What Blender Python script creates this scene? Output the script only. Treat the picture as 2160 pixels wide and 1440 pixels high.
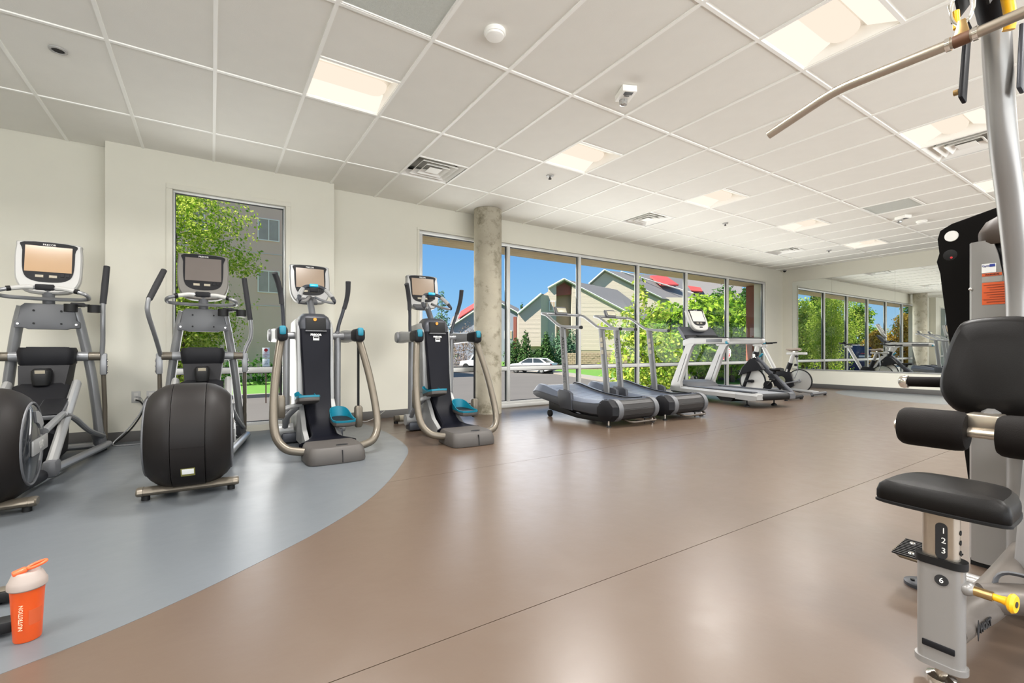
import bpy, bmesh, math, random
import numpy as np
from mathutils import Vector, Matrix, Euler
for _o in list(bpy.data.objects):
    bpy.data.objects.remove(_o, do_unlink=True)
random.seed(7)
SC = bpy.context.scene
COL = SC.collection
PI = math.pi
# ------------------------------------------------------------------ camera, sky, sun, exposure
CAM_H = 0.925
YAW = 0.5783
_cd = bpy.data.cameras.new('camera'); _cd.sensor_width = 36.0
_cd.lens = 36.0 * 971.2 / 2160.0
_cd.shift_y = (738.85 - 720.0) / 2160.0
_cd.clip_start = 0.05; _cd.clip_end = 600
_cam = bpy.data.objects.new('camera', _cd); COL.objects.link(_cam)
_cam.location = (0, 0, CAM_H); _cam.rotation_euler = (PI / 2, 0, -YAW)
SC.camera = _cam

def lin(c):
    return tuple(((x / 255.0) / 12.92 if x / 255.0 <= 0.04045 else ((x / 255.0 + 0.055) / 1.055) ** 2.4) for x in c)

_w = bpy.data.worlds.new('sky'); SC.world = _w; _w.use_nodes = True
_nt = _w.node_tree; _nt.nodes.clear()
_o = _nt.nodes.new('ShaderNodeOutputWorld'); _b = _nt.nodes.new('ShaderNodeBackground')
_tc = _nt.nodes.new('ShaderNodeTexCoord'); _sx = _nt.nodes.new('ShaderNodeSeparateXYZ')
_cr = _nt.nodes.new('ShaderNodeValToRGB')
_nt.links.new(_tc.outputs['Generated'], _sx.inputs[0]); _nt.links.new(_sx.outputs['Z'], _cr.inputs[0])
_e = _cr.color_ramp.elements
_e[0].position = 0.0; _e[0].color = (0.46, 0.66, 0.86, 1)
_e[1].position = 1.0; _e[1].color = (0.25, 0.38, 0.60, 1)
_m = _e.new(0.10); _m.color = (0.26, 0.53, 0.86, 1)
_m = _e.new(0.24); _m.color = (0.15, 0.39, 0.78, 1)
_nt.links.new(_cr.outputs[0], _b.inputs[0]); _b.inputs[1].default_value = 0.72
_nt.links.new(_b.outputs[0], _o.inputs[0])

_sd = bpy.data.lights.new('sun', 'SUN'); _sd.energy = 7.4; _sd.angle = math.radians(0.6); _sd.color = (1.0, 0.95, 0.86)
_so = bpy.data.objects.new('sun', _sd); COL.objects.link(_so)
SUN_TO = Vector((-0.72, 0.06, 0.69)).normalized()
_so.rotation_euler = SUN_TO.to_track_quat('Z', 'Y').to_euler()
_so.location = (-30, 20, 40)
LAMP_L = 0.74       # glow of the troffer diffusers
LAMP_W = 40.0       # light each troffer sheds
LAMP_COL = (1.0, 0.975, 0.94)
# daylight at the window openings; the front one is an added fill
def daylight(name, x0, x1, z0, z1, y, watts, s=1.0, spread=125):
    d = bpy.data.lights.new(name, 'AREA'); d.shape = 'RECTANGLE'; d.size = x1 - x0; d.size_y = z1 - z0
    d.energy = watts; d.color = (1.0, 0.985, 0.96); d.spread = math.radians(spread)
    o = bpy.data.objects.new(name, d); COL.objects.link(o); o.location = ((x0 + x1) / 2, y, (z0 + z1) / 2)
    o.rotation_euler = Vector((0, 0.97 * s, -0.24 if s > 0 else -0.42)).to_track_quat('Z', 'Y').to_euler()
daylight('daylight_ribbon_window', 2.6, 11.6, 0.2, 2.5, 6.20, 110.0)
daylight('daylight_tall_window', -0.28, 0.68, 0.2, 2.5, 6.02, 9.0)
daylight('fill_light_front', -5.3, 9.8, 0.2, 2.5, -3.56, 345.0, -1.0, 160)  # unseen fill light added behind the camera to even out the brightness
SC.view_settings.view_transform = 'Standard'; SC.view_settings.look = 'None'
SC.view_settings.exposure = 0.60; SC.view_settings.gamma = 1.0
SC.view_settings.use_curve_mapping = False
SC.cycles.max_bounces = 10; SC.cycles.diffuse_bounces = 5; SC.cycles.glossy_bounces = 5
SC.cycles.transmission_bounces = 8; SC.cycles.transparent_max_bounces = 16
SC.cycles.caustics_reflective = False; SC.cycles.caustics_refractive = False
SC.cycles.sample_clamp_indirect = 6.0
SC.cycles.use_denoising = True

# ------------------------------------------------------------------ materials
MATS = {}
def P(name, rgb, rough=0.5, metal=0.0, var=0.06, scale=6.0, bump=0.0, bscale=80.0, spec=0.5, alpha=1.0, coat=0.0, emit=0.0, ecol=None):
    if name in MATS: return MATS[name]
    m = bpy.data.materials.new(name); m.use_nodes = True; nt = m.node_tree
    b = nt.nodes['Principled BSDF']
    c = lin(rgb)
    tc = nt.nodes.new('ShaderNodeTexCoord')
    nz = nt.nodes.new('ShaderNodeTexNoise'); nz.inputs['Scale'].default_value = scale; nz.inputs['Detail'].default_value = 5
    nt.links.new(tc.outputs['Object'], nz.inputs['Vector'])
    mx = nt.nodes.new('ShaderNodeMix'); mx.data_type = 'RGBA'
    mx.inputs[6].default_value = tuple(max(0, x * (1 - var)) for x in c) + (1,)
    mx.inputs[7].default_value = tuple(min(1, x * (1 + var)) for x in c) + (1,)
    nt.links.new(nz.outputs[0], mx.inputs[0]); nt.links.new(mx.outputs[2], b.inputs['Base Color'])
    b.inputs['Roughness'].default_value = rough; b.inputs['Metallic'].default_value = metal
    b.inputs['Specular IOR Level'].default_value = spec; b.inputs['Alpha'].default_value = alpha
    b.inputs['Coat Weight'].default_value = coat
    if emit:
        b.inputs['Emission Color'].default_value = (ecol or c) + (1,); b.inputs['Emission Strength'].default_value = emit
    if bump:
        n2 = nt.nodes.new('ShaderNodeTexNoise'); n2.inputs['Scale'].default_value = bscale; n2.inputs['Detail'].default_value = 3
        nt.links.new(tc.outputs['Object'], n2.inputs['Vector'])
        bp = nt.nodes.new('ShaderNodeBump'); bp.inputs['Strength'].default_value = bump; bp.inputs['Distance'].default_value = 0.01
        nt.links.new(n2.outputs[0], bp.inputs['Height']); nt.links.new(bp.outputs[0], b.inputs['Normal'])
    MATS[name] = m
    return m

def glass_mat(name, tint=(1, 1, 1), refl=0.6):
    if name in MATS: return MATS[name]
    m = bpy.data.materials.new(name); m.use_nodes = True; nt = m.node_tree; nt.nodes.clear()
    o = nt.nodes.new('ShaderNodeOutputMaterial'); t = nt.nodes.new('ShaderNodeBsdfTransparent'); g = nt.nodes.new('ShaderNodeBsdfGlossy')
    t.inputs[0].default_value = tint + (1,); g.inputs['Roughness'].default_value = 0.0
    f = nt.nodes.new('ShaderNodeFresnel'); f.inputs[0].default_value = 1.45
    mu = nt.nodes.new('ShaderNodeMath'); mu.operation = 'MULTIPLY'; mu.inputs[1].default_value = refl
    mx = nt.nodes.new('ShaderNodeMixShader')
    nt.links.new(f.outputs[0], mu.inputs[0]); nt.links.new(mu.outputs[0], mx.inputs[0])
    nt.links.new(t.outputs[0], mx.inputs[1]); nt.links.new(g.outputs[0], mx.inputs[2]); nt.links.new(mx.outputs[0], o.inputs[0])
    MATS[name] = m
    return m

def leaf_mat(name, dark, light, transl=0.45):
    if name in MATS: return MATS[name]
    m = bpy.data.materials.new(name); m.use_nodes = True; nt = m.node_tree; nt.nodes.clear()
    o = nt.nodes.new('ShaderNodeOutputMaterial'); d = nt.nodes.new('ShaderNodeBsdfDiffuse'); t = nt.nodes.new('ShaderNodeBsdfTranslucent')
    ge = nt.nodes.new('ShaderNodeNewGeometry'); mx = nt.nodes.new('ShaderNodeMix'); mx.data_type = 'RGBA'
    mx.inputs[6].default_value = lin(dark) + (1,); mx.inputs[7].default_value = lin(light) + (1,)
    nt.links.new(ge.outputs['Random Per Island'], mx.inputs[0])
    nt.links.new(mx.outputs[2], d.inputs[0]); nt.links.new(mx.outputs[2], t.inputs[0])
    ms = nt.nodes.new('ShaderNodeMixShader'); ms.inputs[0].default_value = transl
    nt.links.new(d.outputs[0], ms.inputs[1]); nt.links.new(t.outputs[0], ms.inputs[2]); nt.links.new(ms.outputs[0], o.inputs[0])
    MATS[name] = m
    return m

# ------------------------------------------------------------------ mesh building
class MB:
    def __init__(self): self.v = []; self.f = []
    def add(self, vs, fs, mat=None):
        k = len(self.v)
        self.v += [tuple(p) for p in vs]
        self.f += [tuple(i + k for i in q) for q in fs]
        return self
    def box(self, c, s, rot=(0, 0, 0), bev=0.0, seg=2):
        bm = bmesh.new(); bmesh.ops.create_cube(bm, size=1.0)
        for v in bm.verts: v.co = Vector((v.co.x * s[0], v.co.y * s[1], v.co.z * s[2]))
        if bev > 0:
            bmesh.ops.bevel(bm, geom=bm.edges[:], offset=min(bev, min(s) * 0.49), segments=seg, affect='EDGES', profile=0.5)
        R = Euler(rot).to_matrix(); c = Vector(c)
        bm.verts.index_update()
        self.add([R @ v.co + c for v in bm.verts], [[v.index for v in f.verts] for f in bm.faces]); bm.free()
        return self
    def bx(self, x0, x1, y0, y1, z0, z1, bev=0.0):
        return self.box(((x0 + x1) / 2, (y0 + y1) / 2, (z0 + z1) / 2), (abs(x1 - x0), abs(y1 - y0), abs(z1 - z0)), bev=bev)
    def tube(self, pts, r, n=12, caps=True, ry=None, up=(0, 0, 1)):
        pts = [Vector(p) for p in pts]; N = len(pts)
        rs = r if isinstance(r, (list, tuple)) else [r] * N
        rys = (ry if isinstance(ry, (list, tuple)) else [ry] * N) if ry is not None else rs
        tg = []
        for i in range(N):
            a = pts[max(i - 1, 0)]; b = pts[min(i + 1, N - 1)]
            t = (b - a); t = t.normalized() if t.length > 1e-9 else Vector((0, 0, 1)); tg.append(t)
        u = Vector(up)
        if abs(u.dot(tg[0])) > 0.95: u = Vector((0, 1, 0)) if abs(tg[0].y) < 0.9 else Vector((1, 0, 0))
        nx = u.cross(tg[0]).normalized()
        vs = []; fs = []
        for i in range(N):
            nx = (nx - tg[i] * nx.dot(tg[i])); nx = nx.normalized(); ny = tg[i].cross(nx)
            for k in range(n):
                a = 2 * PI * k / n
                vs.append(pts[i] + nx * (math.cos(a) * rs[i]) + ny * (math.sin(a) * rys[i]))
        for i in range(N - 1):
            for k in range(n):
                a = i * n + k; b = i * n + (k + 1) % n
                fs.append((a, b, b + n, a + n))
        if caps:
            fs.append(tuple(range(n - 1, -1, -1))); fs.append(tuple(range((N - 1) * n, N * n)))
        return self.add(vs, fs)
    def cyl(self, a, b, r, n=16, r2=None):
        return self.tube([a, b], [r, r if r2 is None else r2], n)
    def lathe(self, prof, o=(0, 0, 0), axis=(0, 0, 1), n=24, sx=1.0, sy=1.0, ring=False):
        ax = Vector(axis).normalized(); q = ax.to_track_quat('Z', 'Y'); o = Vector(o)
        vs = []; fs = []; N = len(prof)
        for (r, h) in prof:
            for k in range(n):
                a = 2 * PI * k / n
                vs.append(o + q @ Vector((r * math.cos(a) * sx, r * math.sin(a) * sy, h)))
        for i in range(N - 1):
            for k in range(n):
                a = i * n + k; b = i * n + (k + 1) % n
                fs.append((a, b, b + n, a + n))
        if ring:
            for k in range(n):
                a = (N - 1) * n + k; b = (N - 1) * n + (k + 1) % n
                fs.append((a, b, (k + 1) % n, k))
        else:
            fs.append(tuple(range(n - 1, -1, -1))); fs.append(tuple(range((N - 1) * n, N * n)))
        return self.add(vs, fs)
    def prism(self, outl, plane, lo, hi, bev=0.0):
        bm = bmesh.new()
        def to3(p, h):
            return {'xy': (p[0], p[1], h), 'xz': (p[0], h, p[1]), 'yz': (h, p[0], p[1])}[plane]
        a = [bm.verts.new(to3(p, lo)) for p in outl]; b = [bm.verts.new(to3(p, hi)) for p in outl]
        n = len(outl)
        f0 = bm.faces.new(a); f1 = bm.faces.new(b[::-1])
        for i in range(n): bm.faces.new((a[i], b[i], b[(i + 1) % n], a[(i + 1) % n]))
        bmesh.ops.recalc_face_normals(bm, faces=bm.faces[:])
        if bev > 0:
            eds = [e for f in bm.faces[:2] for e in f.edges]
            bmesh.ops.bevel(bm, geom=list(set(eds)), offset=bev, segments=2, affect='EDGES', profile=0.5)
        bm.verts.index_update()
        self.add([v.co for v in bm.verts], [[v.index for v in f.verts] for f in bm.faces]); bm.free()
        return self
    def loft(self, rings, caps=True, closed=True):
        n = len(rings[0]); vs = [p for r in rings for p in r]; fs = []
        for i in range(len(rings) - 1):
            for k in range(n if closed else n - 1):
                a = i * n + k; b = i * n + (k + 1) % n
                fs.append((a, b, b + n, a + n))
        if caps:
            fs.append(tuple(range(n - 1, -1, -1))); fs.append(tuple(range((len(rings) - 1) * n, len(rings) * n)))
        return self.add(vs, fs)
    def sphere(self, c, r, sx=1, sy=1, sz=1, n=16, m=10):
        prof = [(max(1e-4, r * math.sin(PI * i / m)), -r * math.cos(PI * i / m) * sz) for i in range(m + 1)]
        return self.lathe(prof, c, (0, 0, 1), n, sx, sy)
    def mesh(self, name, smooth=35):
        me = bpy.data.meshes.new(name); me.from_pydata(self.v, [], self.f)
        bm = bmesh.new(); bm.from_mesh(me); bmesh.ops.recalc_face_normals(bm, faces=bm.faces[:]); bm.to_mesh(me); bm.free()
        if smooth:
            me.polygons.foreach_set('use_smooth', [True] * len(me.polygons))
            me.set_sharp_from_angle(angle=math.radians(smooth))
        me.update()
        return me

def link(o, parent=None):
    COL.objects.link(o)
    if parent is not None: o.parent = parent
    return o
def obj(name, mb, mat, parent=None, loc=None, rot=None, smooth=35, label=None):
    me = mb if isinstance(mb, bpy.types.Mesh) else mb.mesh(name, smooth)
    if mat is not None and len(me.materials) == 0: me.materials.append(mat)
    o = bpy.data.objects.new(name, me); link(o, parent)
    if loc is not None: o.location = loc
    if rot is not None: o.rotation_euler = rot
    if label: o['label'] = label
    return o
def tag(o, label, cat, group=None, kind=None):
    o['label'] = label; o['category'] = cat
    if group: o['group'] = group
    if kind: o['kind'] = kind
    return o
def thing(name, label, cat, loc=(0, 0, 0), rz=0.0, group=None):
    o = bpy.data.objects.new(name, None); COL.objects.link(o); o.empty_display_size = 0.1
    o.location = loc; o.rotation_euler = (0, 0, rz)
    return tag(o, label, cat, group)
def struct(name, mb, mat, parent=None, smooth=35):
    o = obj(name, mb, mat, parent, smooth=smooth)
    if parent is None: o['kind'] = 'structure'
    return o
def stuff(o):
    o['kind'] = 'stuff'; return o
def dup(root, loc, rz=None, label=None, group=None):
    r = root.copy(); COL.objects.link(r); r.location = loc
    if rz is not None: r.rotation_euler = (0, 0, rz)
    if label: r['label'] = label
    if group: r['group'] = group
    for ch in list(root.children):
        c = ch.copy(); COL.objects.link(c); c.parent = r
        for g in list(ch.children):
            d = g.copy(); COL.objects.link(d); d.parent = c
    return r
def fillet(pts, r, n=5):
    pts = [Vector(p) for p in pts]; out = [pts[0]]
    for i in range(1, len(pts) - 1):
        a, b, c = pts[i - 1], pts[i], pts[i + 1]
        d1 = (a - b); d2 = (c - b); q = min(r, d1.length * 0.49, d2.length * 0.49)
        p1 = b + d1.normalized() * q; p2 = b + d2.normalized() * q
        for k in range(n + 1):
            t = k / n
            out.append(p1 * (1 - t) ** 2 + b * (2 * t * (1 - t)) + p2 * t * t)
    out.append(pts[-1]); return out
def spline(pts, n=6, closed=False):
    pts = [Vector(p) for p in pts]; N = len(pts); out = []
    rng = N if closed else N - 1
    for i in range(rng):
        if closed: p0, p1, p2, p3 = pts[(i - 1) % N], pts[i], pts[(i + 1) % N], pts[(i + 2) % N]
        else: p0, p1, p2, p3 = pts[max(i - 1, 0)], pts[i], pts[i + 1], pts[min(i + 2, N - 1)]
        for k in range(n):
            t = k / n
            out.append(0.5 * ((2 * p1) + (p2 - p0) * t + (2 * p0 - 5 * p1 + 4 * p2 - p3) * t * t + (3 * p1 - p0 - 3 * p2 + p3) * t ** 3))
    if not closed: out.append(pts[-1])
    return out
def rrect(w, h, r, n=4, cx=0, cy=0):
    out = []
    for (sx, sy, a0) in ((1, 1, 0), (-1, 1, 90), (-1, -1, 180), (1, -1, 270)):
        for k in range(n + 1):
            a = math.radians(a0 + 90 * k / n)
            out.append((cx + sx * (w / 2 - r) + r * math.cos(a), cy + sy * (h / 2 - r) + r * math.sin(a)))
    return out
_fontcache = {}
def text_mesh(s, size, depth=0.001, bold=0.0):
    key = (s, size, depth, bold)
    if key in _fontcache: return _fontcache[key]
    cu = bpy.data.curves.new('lettering', 'FONT'); cu.body = s; cu.size = size; cu.extrude = depth; cu.offset = bold
    cu.align_x = 'CENTER'; cu.align_y = 'CENTER'; cu.resolution_u = 2
    ob = bpy.data.objects.new('lettering_tmp', cu); COL.objects.link(ob)
    bpy.context.view_layer.update()
    me = bpy.data.meshes.new_from_object(ob.evaluated_get(bpy.context.evaluated_depsgraph_get()))
    bpy.data.objects.remove(ob, do_unlink=True); bpy.data.curves.remove(cu)
    _fontcache[key] = me
    return me
def lettering(s, size, mat, parent, M, name='lettering', bold=0.0, depth=0.001):
    me = text_mesh(s, size, depth, bold).copy(); me.transform(M); me.materials.clear(); me.materials.append(mat)
    return obj(name, me, mat, parent)
def face_mat(loc, nrm, up=(0, 0, 1)):
    """matrix whose +Z is nrm and +Y is up-ish, placed at loc"""
    z = Vector(nrm).normalized(); y = Vector(up); y = (y - z * y.dot(z)).normalized(); x = y.cross(z)
    M = Matrix((x, y, z)).transposed().to_4x4(); M.translation = Vector(loc); return M

# shared finishes
m_wall = P('wall_paint', (212, 209, 196), 0.75, var=0.02, bump=0.03, bscale=300)
m_tile = P('ceiling_tile_fibre', (236, 234, 227), 0.9, var=0.03, bump=0.15, bscale=260)
m_grid = P('grid_white', (250, 249, 244), 0.5, var=0.01)
m_base = P('cove_base', (84, 82, 80), 0.6, var=0.05)
m_alu = P('window_aluminium', (205, 205, 202), 0.4, metal=0.25, var=0.03)
m_conc = P('column_concrete', (164, 157, 140), 0.75, var=0.30, scale=2.2, bump=0.25, bscale=26)
m_silver = P('silver_paint', (128, 129, 131), 0.34, metal=0.35, var=0.04)
m_lsilver = P('light_silver', (150, 150, 149), 0.36, metal=0.2, var=0.03)
m_grey = P('mid_grey_plastic', (84, 85, 88), 0.5, var=0.05)
m_bronze = P('champagne_paint', (102, 95, 84), 0.35, metal=0.45, var=0.04)
m_dark = P('charcoal_plastic', (23, 23, 26), 0.5, spec=0.2, var=0.12, scale=10, bump=0.05, bscale=400)
m_drum = P('drum_shell', (25, 22, 21), 0.5, spec=0.2, var=0.08, bump=0.05, bscale=500)
m_black = P('black_rubber', (12, 12, 13), 0.55, spec=0.3, var=0.15)
m_navy = P('panel_navy', (13, 14, 22), 0.5, spec=0.15, var=0.08)
m_teal = P('teal_plastic', (14, 112, 134), 0.4, var=0.05)
m_white = P('white_plastic', (176, 175, 172), 0.4, var=0.02)
m_chrome = P('chrome', (225, 220, 212), 0.12, metal=1.0, var=0.02)
m_steel = P('brushed_steel', (190, 180, 166), 0.28, metal=0.9, var=0.05)
m_ink = P('dark_print', (30, 30, 32), 0.6, var=0.02)
m_wprint = P('white_print', (235, 235, 232), 0.6, var=0.01)

def blotch(m, dark, scale, lo, hi):
    """adds mottled stains of a given colour over a material"""
    nt = m.node_tree; b = nt.nodes['Principled BSDF']; src = b.inputs['Base Color'].links[0].from_socket
    tc = nt.nodes.new('ShaderNodeTexCoord'); nz = nt.nodes.new('ShaderNodeTexNoise'); nz.inputs['Scale'].default_value = scale; nz.inputs['Detail'].default_value = 9; nz.inputs['Roughness'].default_value = 0.7
    nt.links.new(tc.outputs['Object'], nz.inputs['Vector'])
    mr = nt.nodes.new('ShaderNodeMapRange'); mr.inputs['From Min'].default_value = lo; mr.inputs['From Max'].default_value = hi
    nt.links.new(nz.outputs[0], mr.inputs[0])
    mx = nt.nodes.new('ShaderNodeMix'); mx.data_type = 'RGBA'; mx.inputs[7].default_value = lin(dark) + (1,)
    nt.links.new(mr.outputs[0], mx.inputs[0]); nt.links.new(src, mx.inputs[6]); nt.links.new(mx.outputs[2], b.inputs['Base Color'])
blotch(m_conc, (110, 104, 84), 5.0, 0.52, 0.68)
blotch(m_conc, (182, 176, 162), 1.6, 0.55, 0.75)
# ------------------------------------------------------------------ room shell
ZC = 3.005                      # ceiling plane
XL, XR, YB, YW = -6.0, 12.55, -3.6, 6.24
PX0, PX1, PY = -0.885, 1.285, 6.04     # pier that carries the tall window
def row(k): return 5.263 - 1.193 * k
def colx(c): return -0.588 + 0.6096 * c

def floor_mat(name, base, dark, light):
    m = bpy.data.materials.new(name); m.use_nodes = True; nt = m.node_tree; b = nt.nodes['Principled BSDF']
    tc = nt.nodes.new('ShaderNodeTexCoord')
    n1 = nt.nodes.new('ShaderNodeTexNoise'); n1.inputs['Scale'].default_value = 1.1; n1.inputs['Detail'].default_value = 6; n1.inputs['Roughness'].default_value = 0.55
    n2 = nt.nodes.new('ShaderNodeTexNoise'); n2.inputs['Scale'].default_value = 9.0; n2.inputs['Detail'].default_value = 6
    nt.links.new(tc.outputs['Object'], n1.inputs['Vector']); nt.links.new(tc.outputs['Object'], n2.inputs['Vector'])
    cr = nt.nodes.new('ShaderNodeValToRGB'); e = cr.color_ramp.elements
    e[0].position = 0.25; e[0].color = lin(dark) + (1,); e[1].position = 0.8; e[1].color = lin(light) + (1,)
    q = e.new(0.5); q.color = lin(base) + (1,)
    ad = nt.nodes.new('ShaderNodeMath'); ad.operation = 'MULTIPLY_ADD'; ad.inputs[1].default_value = 0.3; 
    nt.links.new(n2.outputs[0], ad.inputs[0])
    mu = nt.nodes.new('ShaderNodeMath'); mu.operation = 'MULTIPLY'; mu.inputs[1].default_value = 0.7
    nt.links.new(n1.outputs[0], mu.inputs[0]); nt.links.new(mu.outputs[0], ad.inputs[2])
    nt.links.new(ad.outputs[0], cr.inputs[0]); nt.links.new(cr.outputs[0], b.inputs['Base Color'])
    mr = nt.nodes.new('ShaderNodeMapRange'); mr.inputs['To Min'].default_value = 0.26; mr.inputs['To Max'].default_value = 0.36
    nt.links.new(n2.outputs[0], mr.inputs[0]); nt.links.new(mr.outputs[0], b.inputs['Roughness'])
    b.inputs['Specular IOR Level'].default_value = 0.55
    n3 = nt.nodes.new('ShaderNodeTexNoise'); n3.inputs['Scale'].default_value = 14; n3.inputs['Detail'].default_value = 4
    nt.links.new(tc.outputs['Object'], n3.inputs['Vector'])
    bp = nt.nodes.new('ShaderNodeBump'); bp.inputs['Strength'].default_value = 0.06; bp.inputs['Distance'].default_value = 0.01
    nt.links.new(n3.outputs[0], bp.inputs['Height']); nt.links.new(bp.outputs[0], b.inputs['Normal'])
    return m
m_floor = floor_mat('floor_vinyl_tan', (82, 68, 57), (80, 66, 55), (84, 70, 59))
m_blue = floor_mat('floor_vinyl_blue', (89, 93, 97), (87, 91, 95), (91, 95, 99))
m_slab = P('floor_joint_dark', (70, 55, 45), 0.9)
fl = struct('floor', MB().bx(XL, XR, YB, YW + 0.1, -0.12, -0.012), m_slab)
_seams = [YB, -2.308, -0.478, 1.352, 3.182, 5.012, YW]
for a, b in zip(_seams[:-1], _seams[1:]):
    obj('vinyl_sheet', MB().bx(XL, XR, a + 0.0017, b - 0.0017, -0.012, 0.0), m_floor, fl)
_bl = spline([(-3.2, 1.55, 0), (-1.5, 1.62, 0), (-0.85, 1.78, 0), (-0.506, 1.90, 0), (-0.24, 2.015, 0), (0.09, 2.225, 0), (0.537, 2.58, 0), (0.926, 3.02, 0), (1.325, 3.68, 0), (1.555, 4.19, 0), (1.64, 4.85, 0), (1.65, 5.38, 0), (1.60, 5.91, 0), (1.50, 6.23, 0)], 6)
_out = [(p.x, p.y) for p in _bl] + [(1.287, 6.232), (1.287, 6.034), (-0.887, 6.034), (-0.887, 6.232), (-5.95, 6.232), (-5.95, 1.9)]
obj('blue_vinyl_inlay', MB().prism(_out, 'xy', 0.0, 0.0009), m_blue, fl, smooth=0)
_c2 = [(12.2 + 1.75 * math.cos(a) , 2.9 + 1.85 * math.sin(a)) for a in np.linspace(math.radians(78), math.radians(282), 40)]
_c2 = [(min(x, 12.53), y) for x, y in _c2] + [(12.53, 1.09), (12.53, 4.7)]
obj('blue_vinyl_inlay', MB().prism(_c2, 'xy', 0.0, 0.0009), m_blue, fl, smooth=0)

# walls -------------------------------------------------------------
W0, W1, WH, WS = 2.49, 11.73, 2.65, 0.05      # ribbon window opening
TW0, TW1, TWH, TWS = -0.345, 0.738, 2.632, 0.06   # tall window opening
T = 0.30
TOP = 3.3
wb = MB()
wb.bx(XL - 0.2, PX0, YW, YW + T, -0.3, TOP)
wb.bx(PX1, W0, YW, YW + T, -0.3, TOP)
wb.bx(W1, XR + 0.3, YW, YW + T, -0.3, TOP)
wb.bx(W0, W1, YW, YW + T, WH, TOP)
wb.bx(W0, W1, YW, YW + T, -0.3, WS)
struct('wall_back', wb, m_wall)
pb = MB()
for (a, b, o, zt, zs) in ((PY, PY + 0.12, 0.0, TWH, TWS), (PY + 0.12, YW + T, 0.26, 3.12, -0.05)):
    pb.bx(PX0, TW0 - o, a, b, -0.3, TOP); pb.bx(TW1 + o, PX1, a, b, -0.3, TOP)
    pb.bx(TW0 - o, TW1 + o, a, b, zt, TOP); pb.bx(TW0 - o, TW1 + o, a, b, -0.3, zs)
struct('wall_pier', pb, m_wall)
wr = MB().bx(XR, XR + 0.3, YB - 0.2, YW, -0.3, TOP)
struct('wall_right', wr, m_wall)
struct('wall_left', MB().bx(XL - 0.2, XL, YB - 0.2, YW, -0.3, TOP), m_wall)
struct('wall_front', MB().bx(XL, -5.5, YB - 0.2, YB, -0.3, TOP).bx(10.0, XR, YB - 0.2, YB, -0.3, TOP).bx(-5.5, 10.0, YB - 0.2, YB, WH, TOP).bx(-5.5, 10.0, YB - 0.2, YB, -0.3, WS), m_wall)
struct('roof', MB().bx(XL - 1.2, XR + 0.6, YB - 0.6, 6.60, TOP, TOP + 0.25), P('roof_light_block', (120, 118, 112), 0.9))  # unseen slab added over the room to block sun and light leaks
# baseboards
bd = lambda *a: MB().bx(*a)
struct('baseboard_back', MB().bx(XL, PX0, YW - 0.008, YW, 0, 0.105, 0.002).bx(PX1 + 0.008, W0 - 0.02, YW - 0.008, YW, 0, 0.105, 0.002), m_base)
struct('baseboard_pier', MB().bx(PX0, TW0 - 0.05, PY - 0.008, PY, 0, 0.105, 0.002).bx(TW1 + 0.05, PX1 + 0.008, PY - 0.008, PY, 0, 0.105, 0.002).bx(PX1, PX1 + 0.008, PY, YW, 0, 0.105, 0.002), m_base)
struct('baseboard_right', MB().bx(XR - 0.008, XR, YB, YW - 0.01, 0, 0.105, 0.002), m_base)
# soffit and fascia outside the windows
m_soff = P('soffit_boards', (236, 214, 176), 0.8, var=0.2, scale=2.0)
sof = struct('trim_1', MB().bx(1.75, XR + 1.5, YW + T, 7.13, 2.73, 3.2), m_soff)
for k in range(4):
    y0 = YW + T + 0.005 + k * 0.147
    obj('soffit_board', MB().bx(1.75, XR + 1.5, y0, y0 + 0.138, 2.67, 2.73, 0.004), m_soff, sof)
# stone/brick pilaster just outside the last window
struct('trim_2', MB().bx(12.16, 12.7, 6.60, 7.0, -1.3, 2.66), P('pilaster_brick', (150, 84, 62), 0.8, var=0.2, scale=14))

# windows -------------------------------------------------------------
m_glass = glass_mat('window_glass', (0.97, 0.985, 0.98), 0.03)
m_gask = P('gasket', (48, 48, 50), 0.6)
win = struct('window_1', MB().bx(W0, W1, YW + 0.02, YW + 0.10, WS, WS + 0.055, 0.004).bx(W0, W1, YW + 0.02, YW + 0.10, WH - 0.045, WH, 0.004), m_alu)
MULL = [W0 + 0.0275, 4.02, 5.54, 7.07, 8.59, 10.12, W1 - 0.0275]
for x in MULL:
    obj('mullion', MB().bx(x - 0.0275, x + 0.0275, YW + 0.012, YW + 0.10, WS + 0.055, WH - 0.045, 0.005), m_alu, win)
for a, b in zip(MULL[:-1], MULL[1:]):
    obj('transom', MB().bx(a + 0.0275, b - 0.0275, YW + 0.02, YW + 0.095, 0.60, 0.665, 0.004), m_alu, win)
    for z0, z1 in ((WS + 0.055, 0.60), (0.665, WH - 0.045)):
        g = obj('pane', MB().bx(a + 0.035, b - 0.035, YW + 0.058, YW + 0.064, z0 + 0.008, z1 - 0.008), m_glass, win, smooth=0)
        fr = MB()
        for (p, q, r, s) in ((a + 0.0275, a + 0.0375, z0, z1), (b - 0.0375, b - 0.0275, z0, z1), (a + 0.0375, b - 0.0375, z0, z0 + 0.010), (a + 0.0375, b - 0.0375, z1 - 0.010, z1)):
            fr.bx(p, q, YW + 0.05, YW + 0.072, r, s)
        obj('gasket', fr, m_gask, win, smooth=0)
obj('window_trim', MB().bx(W0 - 0.035, W1 + 0.035, YW - 0.012, YW + 0.02, WH, WH + 0.035, 0.004).bx(W0 - 0.035, W0, YW - 0.012, YW + 0.02, WS, WH, 0.004).bx(W1, W1 + 0.035, YW - 0.012, YW + 0.02, WS, WH, 0.004), m_wall, win)
obj('sill', MB().bx(W0, W1, YW - 0.015, YW + 0.02, WS - 0.04, WS + 0.012, 0.005), m_alu, win)
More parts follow.
